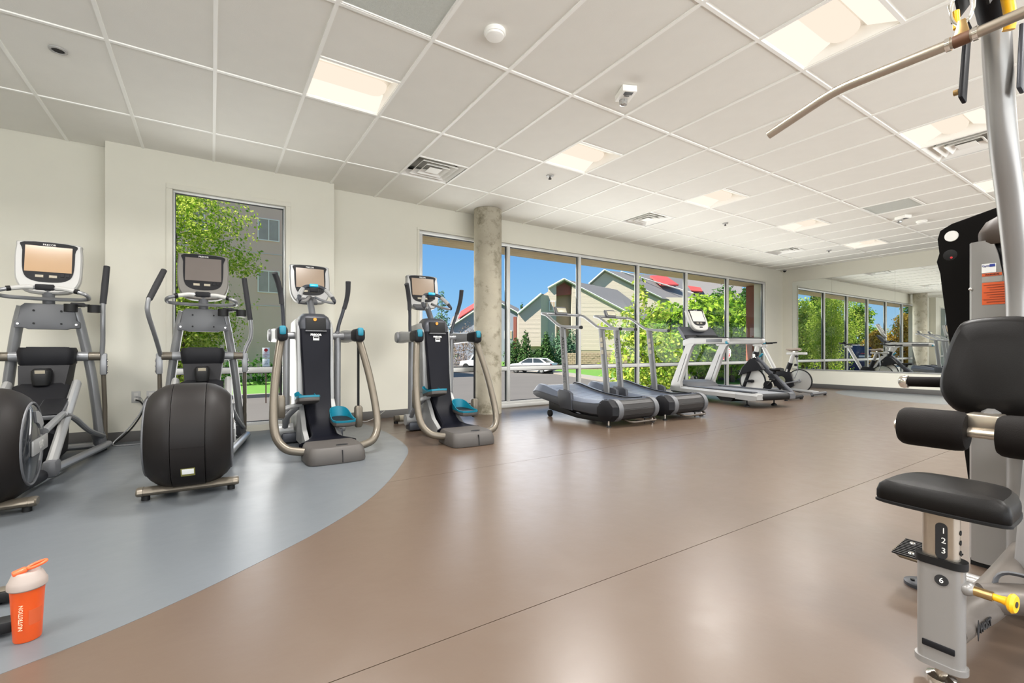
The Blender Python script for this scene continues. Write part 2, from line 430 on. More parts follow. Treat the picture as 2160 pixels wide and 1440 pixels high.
w3 = struct('added_front_window', MB().bx(-5.5, 10, YB - 0.16, YB - 0.04, WS, WS + 0.05, 0.004).bx(-5.5, 10, YB - 0.16, YB - 0.04, WH - 0.045, WH, 0.004), m_alu)  # window added in the unseen wall to go with the fill light
for k in range(9):
    _x = -5.5 + k * 1.9306
    obj('mullion', MB().bx(_x, _x + 0.055, YB - 0.16, YB - 0.04, WS + 0.05, WH - 0.045, 0.004), m_alu, w3)
    if k < 8: obj('pane', MB().bx(_x + 0.055, _x + 1.9306, YB - 0.103, YB - 0.097, WS + 0.05, WH - 0.045), m_glass, w3, smooth=0)
F0, F1 = PY + 0.03, PY + 0.11
w2 = struct('window_2', MB().bx(TW0, TW1, F0, F1, TWS, TWS + 0.04, 0.004).bx(TW0, TW1, F0, F1, TWH - 0.022, TWH, 0.004), m_alu)
for a, b in ((TW0, TW0 + 0.02), (TW1 - 0.02, TW1)): obj('jamb', MB().bx(a, b, F0, F1, TWS + 0.04, TWH - 0.022, 0.004), m_alu, w2)
obj('transom', MB().bx(TW0 + 0.02, TW1 - 0.02, F0 + 0.005, F1 - 0.005, 0.665, 0.73, 0.004), m_alu, w2)
for z0, z1 in ((TWS + 0.04, 0.665), (0.73, TWH - 0.022)):
    obj('pane', MB().bx(TW0 + 0.02, TW1 - 0.02, PY + 0.068, PY + 0.074, z0, z1), m_glass, w2, smooth=0)
    fr = MB()
    for (p, q, r, s_) in ((TW0 + 0.02, TW0 + 0.027, z0, z1), (TW1 - 0.027, TW1 - 0.02, z0, z1), (TW0 + 0.027, TW1 - 0.027, z0, z0 + 0.007), (TW0 + 0.027, TW1 - 0.027, z1 - 0.007, z1)):
        fr.bx(p, q, PY + 0.060, PY + 0.082, r, s_)
    obj('gasket', fr, m_gask, w2, smooth=0)
obj('window_trim', MB().bx(TW0 - 0.055, TW1 + 0.055, PY - 0.012, PY + 0.0, TWH, TWH + 0.055, 0.004).bx(TW0 - 0.055, TW0, PY - 0.012, PY, TWS, TWH, 0.004).bx(TW1, TW1 + 0.055, PY - 0.012, PY, TWS, TWH, 0.004), m_wall, w2)

# concrete column -------------------------------------------------------
ccol = struct('concrete_column', MB().lathe([(0.205, 0.0), (0.205, 0.9), (0.206, 1.8), (0.205, ZC)], (3.44, 5.93, 0), n=48), m_conc)
ccol['label'] = 'round bare concrete column standing beside the window'
# mirrors ----------------------------------------------------------------
m_mir = bpy.data.materials.new('mirror_silver'); m_mir.use_nodes = True
_b = m_mir.node_tree.nodes['Principled BSDF']; _b.inputs['Metallic'].default_value = 1; _b.inputs['Roughness'].default_value = 0.0; _b.inputs['Base Color'].default_value = (0.86, 0.89, 0.87, 1)
_my = [5.99, 5.09, 3.86, 2.63, 1.40, 0.17]
mir = thing('wall_mirror', 'frameless wall mirror of joined panels on the far wall reflecting the windows', 'mirror', (XR, 3.0, 0.455))
for a, b in zip(_my[:-1], _my[1:]):
    o = obj('mirror_panel', MB().bx(XR - 0.007, XR - 0.0015, b + 0.0012, a - 0.0012, 0.455, 2.69), m_mir, mir, smooth=0); o.location = (-XR, -3.0, -0.455)
o = obj('edge_channel', MB().bx(XR - 0.014, XR - 0.0005, 0.17, 5.99, 0.440, 0.4545).bx(XR - 0.014, XR - 0.0075, 0.17, 5.99, 0.4545, 0.462), m_lsilver, mir); o.location = (-XR, -3.0, -0.455)

# ceiling ------------------------------------------------------------------
cl = struct('ceiling', MB().bx(XL, XR, YB, YW, 3.22, 3.26), P('ceiling_deck', (150, 148, 142), 0.9))
LIGHTS = [(c, 1.0) for c in (-6, -2, 2, 6, 10, 14, 18)] + [(c, 3.0) for c in (-6, -2, 2, 6, 10, 14, 18)] + [(c, 5.0) for c in (-6, -2, 2, 6, 10, 14, 18)]
VENTS = [(4, 0.0), (10, 0.0), (17, 0.0), (11, 3.0)]
GRILLES = [(2, 2.0), (14, 2.0)]
special = {}
for c, r in LIGHTS: special[(c, r)] = 'light'
for c, r in VENTS: special[(c, r)] = 'vent'
for c, r in GRILLES: special[(c, r)] = 'grille'
_tm = {}
def tile_mesh(sx, sy):
    k = (round(sx, 4), round(sy, 4))
    if k not in _tm:
        _tm[k] = MB().bx(-sx / 2, sx / 2, -sy / 2, sy / 2, 0, 0.018, 0.002).mesh('tile', 0); _tm[k].materials.append(m_tile)
    return _tm[k]
BW = 0.024
c0, c1 = -9, 21
xs = [XL] + [colx(c) for c in range(-8, 22)] + [XR]
cidx = [None] + list(range(-8, 22))
ybounds = [(YW, row(0), None)] + [(row(k), row(k + 1), k) for k in range(7)] + [(row(7), YB, 7)]
for (ya, yb, k) in ybounds:
    for i in range(len(xs) - 1):
        xa, xb = xs[i], xs[i + 1]; c = cidx[i]
        if xb - xa < 0.05: continue
        segs = [(ya, yb)]
        if k is not None and c is not None and (c, float(k)) in special:
            segs = [((ya + yb) / 2, yb)]
            obj('grid_bar', MB().bx(xa + BW / 2, xb - BW / 2, (ya + yb) / 2 - BW / 2, (ya + yb) / 2 + BW / 2, ZC - 0.004, ZC + 0.004), m_grid, cl, smooth=0)
        for (sa, sb) in segs:
            o = obj('tile', tile_mesh(xb - xa - BW + 0.012, sa - sb - BW + 0.012), m_tile, cl)
            o.location = ((xa + xb) / 2, (sa + sb) / 2, ZC + 0.004)
for x in xs[1:-1]:
    obj('grid_bar', MB().bx(x - BW / 2, x + BW / 2, YB, YW, ZC - 0.005, ZC + 0.004), m_grid, cl, smooth=0)
for k in range(8):
    obj('grid_bar', MB().bx(XL, XR, row(k) - BW / 2, row(k) + BW / 2, ZC - 0.0045, ZC + 0.004), m_grid, cl, smooth=0)

# troffers ---------------------------------------------------------------------
def emis(name, col, s):
    m = bpy.data.materials.new(name); m.use_nodes = True; nt = m.node_tree; nt.nodes.clear()
    o = nt.nodes.new('ShaderNodeOutputMaterial'); e = nt.nodes.new('ShaderNodeEmission')
    e.inputs[0].default_value = col + (1,); e.inputs[1].default_value = s; nt.links.new(e.outputs[0], o.inputs[0])
    m.cycles.emission_sampling = 'FRONT_BACK' if hasattr(m, 'cycles') else None
    return m
m_wing = emis('lamp_wing_warm', (1.0, 0.90, 0.77), LAMP_L)
m_bask = emis('lamp_basket_warm', (1.0, 0.85, 0.70), LAMP_L * 0.92)
def troffer_meshes():
    w = (0.6096 - BW) / 2; d = (1.193 / 2 - BW) / 2
    h = MB().bx(-w, w, -d, -d + 0.004, 0.0, 0.10).bx(-w, w, d - 0.004, d, 0.0, 0.10).bx(-w, -w + 0.004, -d + 0.004, d - 0.004, 0.0, 0.10).bx(w - 0.004, w, -d + 0.004, d - 0.004, 0.0, 0.10).bx(-w, w, -d, d, 0.10, 0.105)
    a, b = w - 0.005, d - 0.005
    def wing(s):
        return MB().loft([[(-a, s * b, 0.012), (-a, s * 0.11, 0.085), (-a, s * 0.11, 0.088), (-a, s * b, 0.015)], [(a, s * b, 0.012), (a, s * 0.11, 0.085), (a, s * 0.11, 0.088), (a, s * b, 0.015)]])
    prof = [(0.105 * math.cos(t), 0.078 - 0.062 * math.sin(t)) for t in np.linspace(0, PI, 11)]
    rings = []
    for x, k in ((-a, 1.0), (a - 0.10, 1.0), (a - 0.05, 0.85), (a - 0.02, 0.5)):
        rings.append([(x, y * k, 0.086 - (0.086 - z) * k) for y, z in prof])
    bk = MB().loft(rings, caps=True)
    return h.mesh('housing', 0), wing(1).mesh('reflector_wing', 0), wing(-1).mesh('reflector_wing', 0), bk.mesh('lamp_basket')
_th = troffer_meshes()
def where_light(c, r):
    if r == 1.0: n = {2: 'above the ellipticals, nearest the tall window', 6: 'second along the window side', 10: 'third along the window side', 14: 'fourth along the window side', 18: 'farthest along the window side, by the mirror'}
    elif r == 3.0: n = {6: 'largest in view, above the lat bar', 10: 'beside the square vent above the lat bar', 14: 'partly behind the silver upright tube', 2: 'straight above the bare tan floor', 18: 'nearest the mirror on the machine side'}
    else: n = {}
    return n.get(c)
for c, r in LIGHTS:
    w = where_light(c, r)
    t = thing('ceiling_light', 'square recessed ceiling light ' + (w if w else 'in the part of the ceiling out of view'), 'ceiling light', (colx(c + 0.5), row(r + 0.25), ZC + 0.004), 0, 'recessed ceiling lights')
    obj('housing', _th[0], m_grid, t); obj('reflector_wing', _th[1], m_wing, t); obj('reflector_wing', _th[2], m_wing, t); obj('lamp_basket', _th[3], m_bask, t)
    la = bpy.data.lights.new('troffer_lamp', 'AREA'); la.shape = 'RECTANGLE'; la.size = 0.55; la.size_y = 0.55
    la.energy = LAMP_W; la.color = LAMP_COL; la.spread = math.radians(150)
    lo = bpy.data.objects.new('troffer_lamp', la); link(lo, t); lo.location = (0, 0, -0.012)

# air diffusers ------------------------------------------------------------------
m_void = P('duct_dark', (40, 38, 36), 0.9)
m_duct = P('duct_lining', (150, 148, 142), 0.8)
def ring_frame(a, b, z0, z1, th):   # square pyramid ring
    return MB().loft([[(-a, -a, z0), (a, -a, z0), (a, a, z0), (-a, a, z0)], [(-b, -b, z1), (b, -b, z1), (b, b, z1), (-b, b, z1)], [(-b, -b, z1 + th), (b, -b, z1 + th), (b, b, z1 + th), (-b, b, z1 + th)], [(-a, -a, z0 + th), (a, -a, z0 + th), (a, a, z0 + th), (-a, a, z0 + th)], [(-a, -a, z0), (a, -a, z0), (a, a, z0), (-a, a, z0)]], caps=False)
_vm = [MB().bx(-0.29, 0.29, -0.285, 0.285, 0.09, 0.095).mesh('duct_back', 0)] + [ring_frame(a, b, z0, z1, 0.004).mesh('louvre_ring', 0) for (a, b, z0, z1) in ((0.285, 0.235, 0.0, 0.05), (0.215, 0.165, -0.004, 0.045), (0.145, 0.10, -0.008, 0.035))] + [MB().bx(-0.075, 0.075, -0.075, 0.075, -0.004, 0.0).mesh('centre_plate', 0)]
for (c, r), w in zip(VENTS, ('above the two teal-trimmed trainers', 'above the curved treadmills', 'farthest away near the camera in the corner', 'beside the light above the lat bar')):
    t = thing('air_diffuser', 'square white louvred air diffuser ' + w, 'vent', (colx(c + 0.5), row(r + 0.25), ZC + 0.002), 0, 'ceiling air diffusers')
    obj('duct_back', _vm[0], m_duct, t)
    for k in (1, 2, 3): obj('louvre_ring', _vm[k], m_grid, t)
    obj('centre_plate', _vm[4], m_grid, t)
m_mesh = P('return_grille_mesh', (206, 209, 202), 0.6, var=0.08, scale=60, bump=0.6, bscale=220)
for (c, r), w in zip(GRILLES, ('at the top edge above the bare floor', 'far off between the two rows of lights')):
    t = thing('return_grille', 'flat grey mesh ceiling panel ' + w, 'vent', (colx(c + 0.5), row(r + 0.25), ZC + 0.002), 0, 'ceiling return grilles')
    obj('mesh_panel', MB().bx(-0.285, 0.285, -0.277, 0.277, 0.004, 0.012), m_mesh, t)
    fr = MB()
    for a in (-1, 1):
        fr.bx(min(a * 0.285, a * 0.293), max(a * 0.285, a * 0.293), -0.285, 0.285, -0.004, 0.012); fr.bx(-0.285, 0.285, min(a * 0.277, a * 0.285), max(a * 0.277, a * 0.285), -0.004, 0.012)
    obj('panel_frame', fr, m_grid, t)
# small ceiling devices
for x, y, lab in ((1.55, 2.58, 'round white smoke detector above the bare tan floor'), (9.57, 2.60, 'round white smoke detector far off by the strobe')):
    t = thing('smoke_detector', lab, 'smoke detector', (x, y, ZC), 0, 'smoke detectors')
    obj('base_ring', MB().lathe([(0.07, 0.004), (0.072, -0.012), (0.066, -0.022)], n=28), m_grid, t)
    obj('sensor_cap', MB().lathe([(0.06, -0.018), (0.058, -0.034), (0.04, -0.042), (0.012, -0.044)], n=28), m_grid, t)
m_lens = P('strobe_lens', (190, 190, 188), 0.08, metal=0.6, var=0.3, scale=60)
for x, y, lab in ((2.78, 2.59, 'white fire alarm strobe box with clear lens, nearer one'), (8.96, 2.66, 'white fire alarm strobe box far off beside the grey panel')):
    t = thing('alarm_strobe', lab, 'fire alarm', (x, y, ZC), math.radians(-25), 'alarm strobes')
    obj('body', MB().box((0, 0, -0.025), (0.12, 0.17, 0.05), bev=0.006), m_grid, t)
    obj('lens', MB().lathe([(0.035, 0), (0.036, -0.02), (0.03, -0.042), (0.014, -0.05)], (0, 0.055, -0.045), n=8), m_lens, t)
    obj('horn_grille', MB().bx(-0.035, 0.035, -0.07, -0.03, -0.052, -0.049).bx(-0.02, 0.02, -0.02, -0.012, -0.053, -0.049), m_grey, t)
for x, y, lab in ((3.38, 4.35, 'sprinkler head nearest the concrete column'), (7.05, 4.41, 'sprinkler head above the large treadmill'), (10.76, 4.42, 'farthest sprinkler head, by the mirror wall')):
    t = thing('sprinkler_head', lab, 'sprinkler', (x, y, ZC), 0, 'ceiling sprinklers')
    obj('escutcheon', MB().lathe([(0.045, 0.003), (0.044, -0.006), (0.02, -0.012)], n=20), m_white, t)
    obj('nozzle', MB().cyl((0, 0, -0.01), (0, 0, -0.035), 0.008, 10).lathe([(0.02, -0.035), (0.02, -0.038)], n=10), m_void, t)
t = thing('recessed_sprinkler', 'small recessed dark round fitting in ceiling above the left elliptical', 'sprinkler', (-0.89, 4.39, ZC))
obj('trim_ring', MB().lathe([(0.05, 0.003), (0.05, -0.006), (0.036, -0.008), (0.034, 0.003)], n=24), m_white, t)
obj('socket', MB().lathe([(0.033, 0.0), (0.031, -0.005)], n=20), m_void, t)
t = thing('security_camera', 'tiny dark dome camera in the far ceiling corner by the mirror', 'camera', (12.42, 6.12, ZC))
obj('mount', MB().lathe([(0.05, 0.0), (0.05, -0.02)], n=18), m_white, t); obj('dome', MB().sphere((0, 0, -0.02), 0.04, n=16, m=8), m_black, t)
# outlets on pier
for x, lab in ((-0.645, 'left of the two white wall sockets near the floor'), (-0.525, 'right wall socket half behind the drum elliptical')):
    t = thing('wall_socket', lab, 'socket', (x, PY, 0.45), 0, 'wall sockets')
    obj('cover_plate', MB().box((0, -0.003, 0), (0.072, 0.006, 0.118), bev=0.002), m_white, t)
    obj('receptacle', MB().box((0, -0.007, 0.024), (0.034, 0.003, 0.030), bev=0.001), P('socket_face', (200, 198, 192), 0.4), t)
    obj('receptacle', MB().box((0, -0.007, -0.024), (0.034, 0.003, 0.030), bev=0.001), MATS['socket_face'], t)
# ------------------------------------------------------------------ outdoors
GZ = -1.25
_cf = (math.cos(YAW), math.sin(YAW))
def site(x, d):            # (right of the view axis, distance ahead) -> world x, y
    return (x * _cf[0] + d * _cf[1], -x * _cf[1] + d * _cf[0])
def px(u, d): return (u - 1080.0) * d / 971.2
def pz(v, d): return CAM_H + (738.85 - v) * d / 971.2
m_asph = P('asphalt', (104, 97, 92), 0.9, var=0.12, scale=0.6, bump=0.1, bscale=40)
m_walk = P('pavement_concrete', (150, 142, 132), 0.85, var=0.06, scale=0.8)
m_grass = P('lawn', (98, 142, 52), 0.9, var=0.25, scale=3.0)
gnd = struct('ground', MB().bx(-130, 150, YW + T + 0.02, 170, GZ - 0.3, GZ), m_asph)
# kerbed strips: near building across the street, and by the houses
def strip(name, pts, mat, z1, label=None):
    return struct(name, MB().prism(pts, 'xy', GZ, z1), mat, smooth=0)
strip('verge', [(-40, 24.5), (4, 24.5), (6.5, 27), (6.5, 35), (-40, 35)], m_grass, GZ + 0.14)
strip('kerb', [(-40, 24.1), (4.2, 24.1), (6.9, 26.8), (6.9, 35), (6.5, 35), (6.5, 27), (4, 24.5), (-40, 24.5)], m_walk, GZ + 0.16)
A = [site(px(1040, 60), 60), site(px(1175, 42), 42), site(px(1260, 33), 33), site(px(1430, 26), 26), site(px(1640, 25), 25), site(26, 25)]
B = [site(px(1040, 64), 64), site(px(1175, 46), 46), site(px(1260, 36.5), 36.5), site(px(1430, 28.5), 28.5), site(px(1640, 27.3), 27.3), site(28, 27.5)]
Cc = [site(40, 40), site(60, 90), site(-10, 95)]
strip('sidewalk', A + B[::-1], m_walk, GZ + 0.13)
strip('lawn', [tuple(p) for p in B] + Cc, m_grass, GZ + 0.12)

def leaves(name, blobs, n, size, mat, parent, seed=1, flat=0.5):
    rg = np.random.default_rng(seed)
    vol = np.array([b[3] * b[4] * b[5] for b in blobs]) ** 0.67
    ix = rg.choice(len(blobs), n, p=vol / vol.sum()); bl = np.array(blobs)[ix]
    d = rg.normal(size=(n, 3)); d /= np.linalg.norm(d, axis=1)[:, None]
    rad = 0.45 + 0.62 * np.sqrt(rg.random(n))
    lump = 1 + 0.16 * np.sin(d[:, 0] * 7 + bl[:, 0] * 3) + 0.14 * np.sin(d[:, 1] * 8 + 1.3) + 0.12 * np.sin(d[:, 2] * 9 + bl[:, 1])
    c = bl[:, :3] + d * bl[:, 3:6] * (rad * lump)[:, None]
    nr = d + rg.normal(size=(n, 3)) * 0.7 + np.array([0, 0, 0.5]); nr /= np.linalg.norm(nr, axis=1)[:, None]
    t = np.cross(nr, rg.normal(size=(n, 3))); t /= np.linalg.norm(t, axis=1)[:, None]; b = np.cross(nr, t)
    s = size * (0.6 + 0.8 * rg.random(n))[:, None]
    V = np.empty((n, 4, 3)); V[:, 0] = c - t * s; V[:, 1] = c - b * s * flat + nr * s * 0.15; V[:, 2] = c + t * s; V[:, 3] = c + b * s * flat + nr * s * 0.15
    me = bpy.data.meshes.new(name); me.vertices.add(n * 4); me.vertices.foreach_set('co', V.reshape(-1))
    me.loops.add(n * 4); me.loops.foreach_set('vertex_index', np.arange(n * 4, dtype=np.int32))
    me.polygons.add(n); me.polygons.foreach_set('loop_start', np.arange(0, n * 4, 4, dtype=np.int32)); me.polygons.foreach_set('loop_total', np.full(n, 4, dtype=np.int32))
    me.update(); me.validate(); me.materials.append(mat)
    o = bpy.data.objects.new(name, me); link(o, parent); stuff(o)
    return o
lf_bright = leaf_mat('leaf_bright', (112, 158, 36), (218, 222, 108))
lf_mid = leaf_mat('leaf_mid', (74, 126, 28), (186, 210, 76))
lf_dark = leaf_mat('leaf_dark', (40, 84, 34), (104, 148, 68))
lf_fir = leaf_mat('needle_dark', (42, 72, 40), (96, 124, 72), 0.15)
lf_blue = leaf_mat('needle_blue', (70, 104, 80), (128, 158, 124), 0.15)
lf_gold = leaf_mat('leaf_gold', (150, 120, 30), (214, 178, 84))
lf_brown = leaf_mat('twig_brown', (104, 86, 72), (176, 154, 132), 0.1)
m_bark = P('bark', (96, 78, 62), 0.9, var=0.3, scale=12, bump=0.4, bscale=30)
def tree(name, label, cat, x, y, blobs, n, size, mat, trunk_r=0.12, trunk_h=None, seed=1, group=None, gz=GZ, flat=0.5):
    t = thing(name, label, cat, (x, y, gz), 0, group)
    zt = trunk_h if trunk_h else max(b[2] for b in blobs)
    tm = MB().tube(spline([(0, 0, -0.05), (0.04, 0.02, zt * 0.4), (-0.03, 0.05, zt * 0.8), (0.02, 0, zt)], 4), [trunk_r * (1 - 0.75 * k / 12) for k in range(13)], 8)
    rg = random.Random(seed)
    for b in blobs[:7]:
        tm.tube([(0, 0, zt * rg.uniform(0.3, 0.7)), (b[0] * 0.5, b[1] * 0.5, b[2] * 0.75), (b[0], b[1], b[2])], [trunk_r * 0.4, trunk_r * 0.28, trunk_r * 0.1], 6)
    obj('trunk', tm, m_bark, t)
    leaves('foliage', blobs, n, size, mat, t, seed, flat)
    return t
def crown(rng, cx, cy, z0, z1, rx, ry, k):
    out = []
    for i in range(k):
        f = i / max(1, k - 1); z = z0 + (z1 - z0) * f
        w = math.sin(PI * (0.18 + 0.72 * f))
        a = rng.uniform(0, 2 * PI); r = rng.uniform(0.15, 0.75) * w
        s = rng.uniform(0.35, 0.55)
        out.append((cx + math.cos(a) * r * rx, cy + math.sin(a) * r * ry, z, rx * s * (0.6 + 0.5 * w), ry * s * (0.6 + 0.5 * w), (z1 - z0) * rng.uniform(0.13, 0.2)))
    return out
# maple seen through the tall window
R1 = random.Random(3)
tree('maple_tree', 'bright green maple outside the tall narrow window', 'tree', -0.55, 10.6, crown(R1, -0.1, 0, 2.2, 5.2, 1.5, 1.3, 18) + [(-0.5, 0, 1.6, 0.9, 0.7, 0.7), (0.1, 0, 2.2, 0.85, 0.6, 0.6), (0.25, 0, 3.0, 0.8, 0.6, 0.6), (0.55, -0.1, 2.75, 0.45, 0.4, 0.5), (0.75, -0.3, 3.9, 0.5, 0.4, 0.28), (1.05, -0.4, 3.75, 0.35, 0.3, 0.18), (0.3, 0, 2.6, 0.6, 0.5, 0.6), (0.2, 0, 1.9, 0.55, 0.5, 0.5), (0.45, 0, 2.3, 0.5, 0.4, 0.45), (-0.2, 0, 1.3, 0.6, 0.5, 0.4), (0.05, 0, 3.4, 0.7, 0.5, 0.5)], 30000, 0.031, lf_bright, 0.09, seed=11, flat=0.6)
# small leafy tree in front of the ribbon window
R2 = random.Random(5); x, y = site(px(1345, 12.6), 12.6)
tree('young_maple', 'loose yellow-green young tree just outside behind the curved treadmills', 'tree', x, y, [(-0.55, 0.2, 0.75, 0.5, 0.5, 0.42), (0.1, 0, 1.0, 0.75, 0.6, 0.55), (0.55, -0.2, 1.5, 0.7, 0.6, 0.5), (-0.2, 0.1, 1.75, 0.75, 0.6, 0.5), (0.25, 0, 2.4, 0.75, 0.6, 0.45), (0.75, -0.4, 2.1, 0.5, 0.5, 0.5), (-0.15, 0.1, 3.0, 0.32, 0.3, 0.35), (-0.75, 0.35, 2.75, 0.25, 0.25, 0.28), (0.1, 0, 3.55, 0.22, 0.22, 0.35), (0.5, -0.25, 3.2, 0.3, 0.3, 0.25), (1.0, -0.6, 1.0, 0.5, 0.45, 0.5), (0.05, 0, 4.0, 0.13, 0.13, 0.3)], 5600, 0.062, lf_bright, 0.05, 3.7, seed=21)
# mass of trees at the right of the ribbon window
spots = [(1415, 27, 4.6, 3.0, lf_mid, 'mid green tree behind the young maple and the treadmill uprights'), (1480, 29, 5.3, 3.2, lf_mid, 'rounded mid green tree behind the large treadmill console'), (1545, 30, 5.6, 3.2, lf_mid, 'leafy tree above the stop sign'), (1590, 34, 6.9, 3.4, lf_dark, 'taller dark green tree at the right end of the windows'), (1655, 31, 6.0, 3.4, lf_mid, 'green tree beyond the brick pilaster'), (1515, 38, 7.0, 3.4, lf_dark, 'dark green tree behind the tree above the stop sign')]
for i, (u, d, h, r, mt, lab) in enumerate(spots):
    x, y = site(px(u, d), d); rr = random.Random(30 + i)
    tree('street_tree', lab, 'tree', x, y, crown(rr, 0, 0, 1.1, h * 0.95, r * 0.85, r * 0.85, 15), 5200, 0.16, mt, 0.16, seed=40 + i, group='trees across the street')
# conifers and shrubs by the houses
def fir(u, d, h, r, lab, mat=lf_fir, name='fir_tree', seed=1):
    x, y = site(px(u, d), d)
    bl = [(0, 0, h * (0.12 + 0.82 * k / 8), r * (1 - 0.85 * k / 8) + 0.08, r * (1 - 0.85 * k / 8) + 0.08, h * 0.09) for k in range(9)]
    return tree(name, lab, 'tree', x, y, bl, 1500, 0.11 * d / 38, mat, 0.1, h * 0.96, seed, 'conifers by the houses')
fir(1109, 51, 4.25, 1.05, 'small dark fir left of the parked car', seed=61)
fir(1152, 51, 4.1, 0.95, 'small dark fir right of the parked car roof', seed=62)
fir(932, 70, 10.8, 2.2, 'tall grey-green conifer behind the brown shrubs', lf_blue, seed=63)
fir(1088, 110, 11.6, 1.5, 'thin far conifer at the left of three on the skyline', seed=64)
fir(1101, 110, 12.8, 1.3, 'middle far conifer of three on the skyline', seed=65)
fir(1115, 110, 12.6, 1.4, 'far conifer on the skyline nearest the siding house', seed=66)
for u, d, h, r, lab, mt, sd in ((1178, 52, 4.4, 1.1, 'rounded blue-green juniper nearest the fir by the car', lf_blue, 71), (1205, 53, 4.5, 1.1, 'rounded blue-green juniper in front of the house porch', lf_blue, 72), (1083, 52, 3.4, 1.0, 'dark shrub at the far left of the parked car', lf_fir, 73), (1131, 51, 2.2, 0.7, 'low green shrub between the two small firs', lf_fir, 74), (905, 60, 5.2, 2.2, 'bare brown shrub behind the teal-trimmed trainer', lf_brown, 75), (978, 58, 5.4, 2.2, 'bare brown shrub beside the concrete column', lf_brown, 76)):
    x, y = site(px(u, d), d)
    tree('shrub', lab, 'shrub', x, y, [(0, 0, h * 0.45, r, r, h * 0.42), (r * 0.3, 0, h * 0.7, r * 0.6, r * 0.6, h * 0.3), (-r * 0.4, 0, h * 0.35, r * 0.6, r * 0.6, h * 0.3)], 2600, 0.11, mt, 0.06, h * 0.8, sd, 'shrubs by the houses', flat=0.5 if mt is not lf_brown else 0.28)
# hedge at the foot of the brown block
hd = thing('hedge', 'low green hedge at the foot of the grey-brown apartment block', 'hedge', (-2, 31.5, GZ + 0.14))
leaves('foliage', [(k * 1.1 - 10, 0.2 * math.sin(k), 0.75, 0.85, 0.7, 0.75 + 0.12 * math.sin(k * 2.1)) for k in range(21)], 5000, 0.13, lf_dark, hd, 81)
obj('stem', MB().tube([(-10, 0, 0), (-10, 0, 0.8)], 0.05, 6).tube([(0, 0, 0), (0, 0, 0.8)], 0.05, 6), m_bark, hd)
# trees that only the wall mirror shows
mspots = [(-3.6, 13.1, 5.0, 1.35, lf_bright, 'bright green tree seen only in the mirror, at its left end'), (-38, 27, 10.0, 3.4, lf_dark, 'tall green tree in the mirror behind the second pane'), (-14.6, 13.2, 3.6, 1.1, lf_gold, 'yellow-leaved tree in the mirror in front of the van'), (-17.6, 12.6, 4.7, 1.5, lf_gold, 'taller yellow-leaved tree in the mirror behind the treadmill console'), (-21.6, 12.3, 4.2, 1.4, lf_gold, 'yellow-leaved tree in the mirror beside the column'), (-47, 26, 8.0, 3.0, lf_mid, 'round green tree in the mirror behind the van'), (-62, 24, 9.5, 3.4, lf_dark, 'dark tall tree in the mirror behind the yellow trees'), (-74, 24, 9.2, 3.4, lf_dark, 'dark tree in the mirror at the column edge'), (-26, 22, 6.8, 2.4, lf_mid, 'green tree in the mirror left of the van')]
for i, (x, y, h, r, mt, lab) in enumerate(mspots):
    rr = random.Random(90 + i)
    tree('street_tree', lab, 'tree', x, y, crown(rr, 0, 0, 1.5, h * 0.93, r * 0.85, r * 0.85, 15), 5200, 0.085 if h < 6 else 0.2, mt, 0.12, seed=100 + i, group='trees the mirror shows')

# grey-brown apartment block ---------------------------------------------------
m_brown = P('render_greybrown', (240, 190, 160), 0.9, var=0.06, scale=0.7)
m_brown2 = P('render_band', (222, 196, 176), 0.9, var=0.05)
m_wframe = P('window_frame_warm', (255, 228, 204), 0.6, var=0.01)
m_far = P('far_glass', (186, 160, 138), 0.5, var=0.25, scale=1.2)
bl = thing('apartment_block', 'plain grey-brown apartment block across the street with white windows', 'building', (0, 35, GZ))
obj('wall', MB().bx(-17, 5.2, 0, 14, 0, 14.5), m_brown, bl)
for z in (5.15, 8.65, 12.2):
    obj('string_course', MB().bx(-17, 5.2, -0.03, 0, z, z + 0.06), m_brown2, bl)
for z in (6.05, 9.55, 2.3):
    for x in (-13.6, -9.4, -5.2, -1.0, 3.23):
        if z < 3 and x > -1.5: continue
        w = obj('window', MB().bx(x - 0.66, x - 0.59, -0.05, 0.04, z, z + 1.5).bx(x + 0.59, x + 0.66, -0.05, 0.04, z, z + 1.5).bx(x - 0.59, x + 0.59, -0.05, 0.04, z, z + 0.07).bx(x - 0.59, x + 0.59, -0.05, 0.04, z + 1.43, z + 1.5).bx(x - 0.03, x + 0.03, -0.05, 0.04, z + 0.07, z + 1.43), m_wframe, bl)
        for s in (-1, 1):
            a, b = sorted((x + s * 0.03, x + s * 0.59)); obj('pane', MB().bx(a, b, -0.025, -0.015, z + 0.07, z + 1.43), m_far, w, smooth=0)
KH = 1.28
px0, pz0 = px, pz
px = lambda u, d: px0(u, d * KH)
pz = lambda v, d: pz0(v, d * KH)
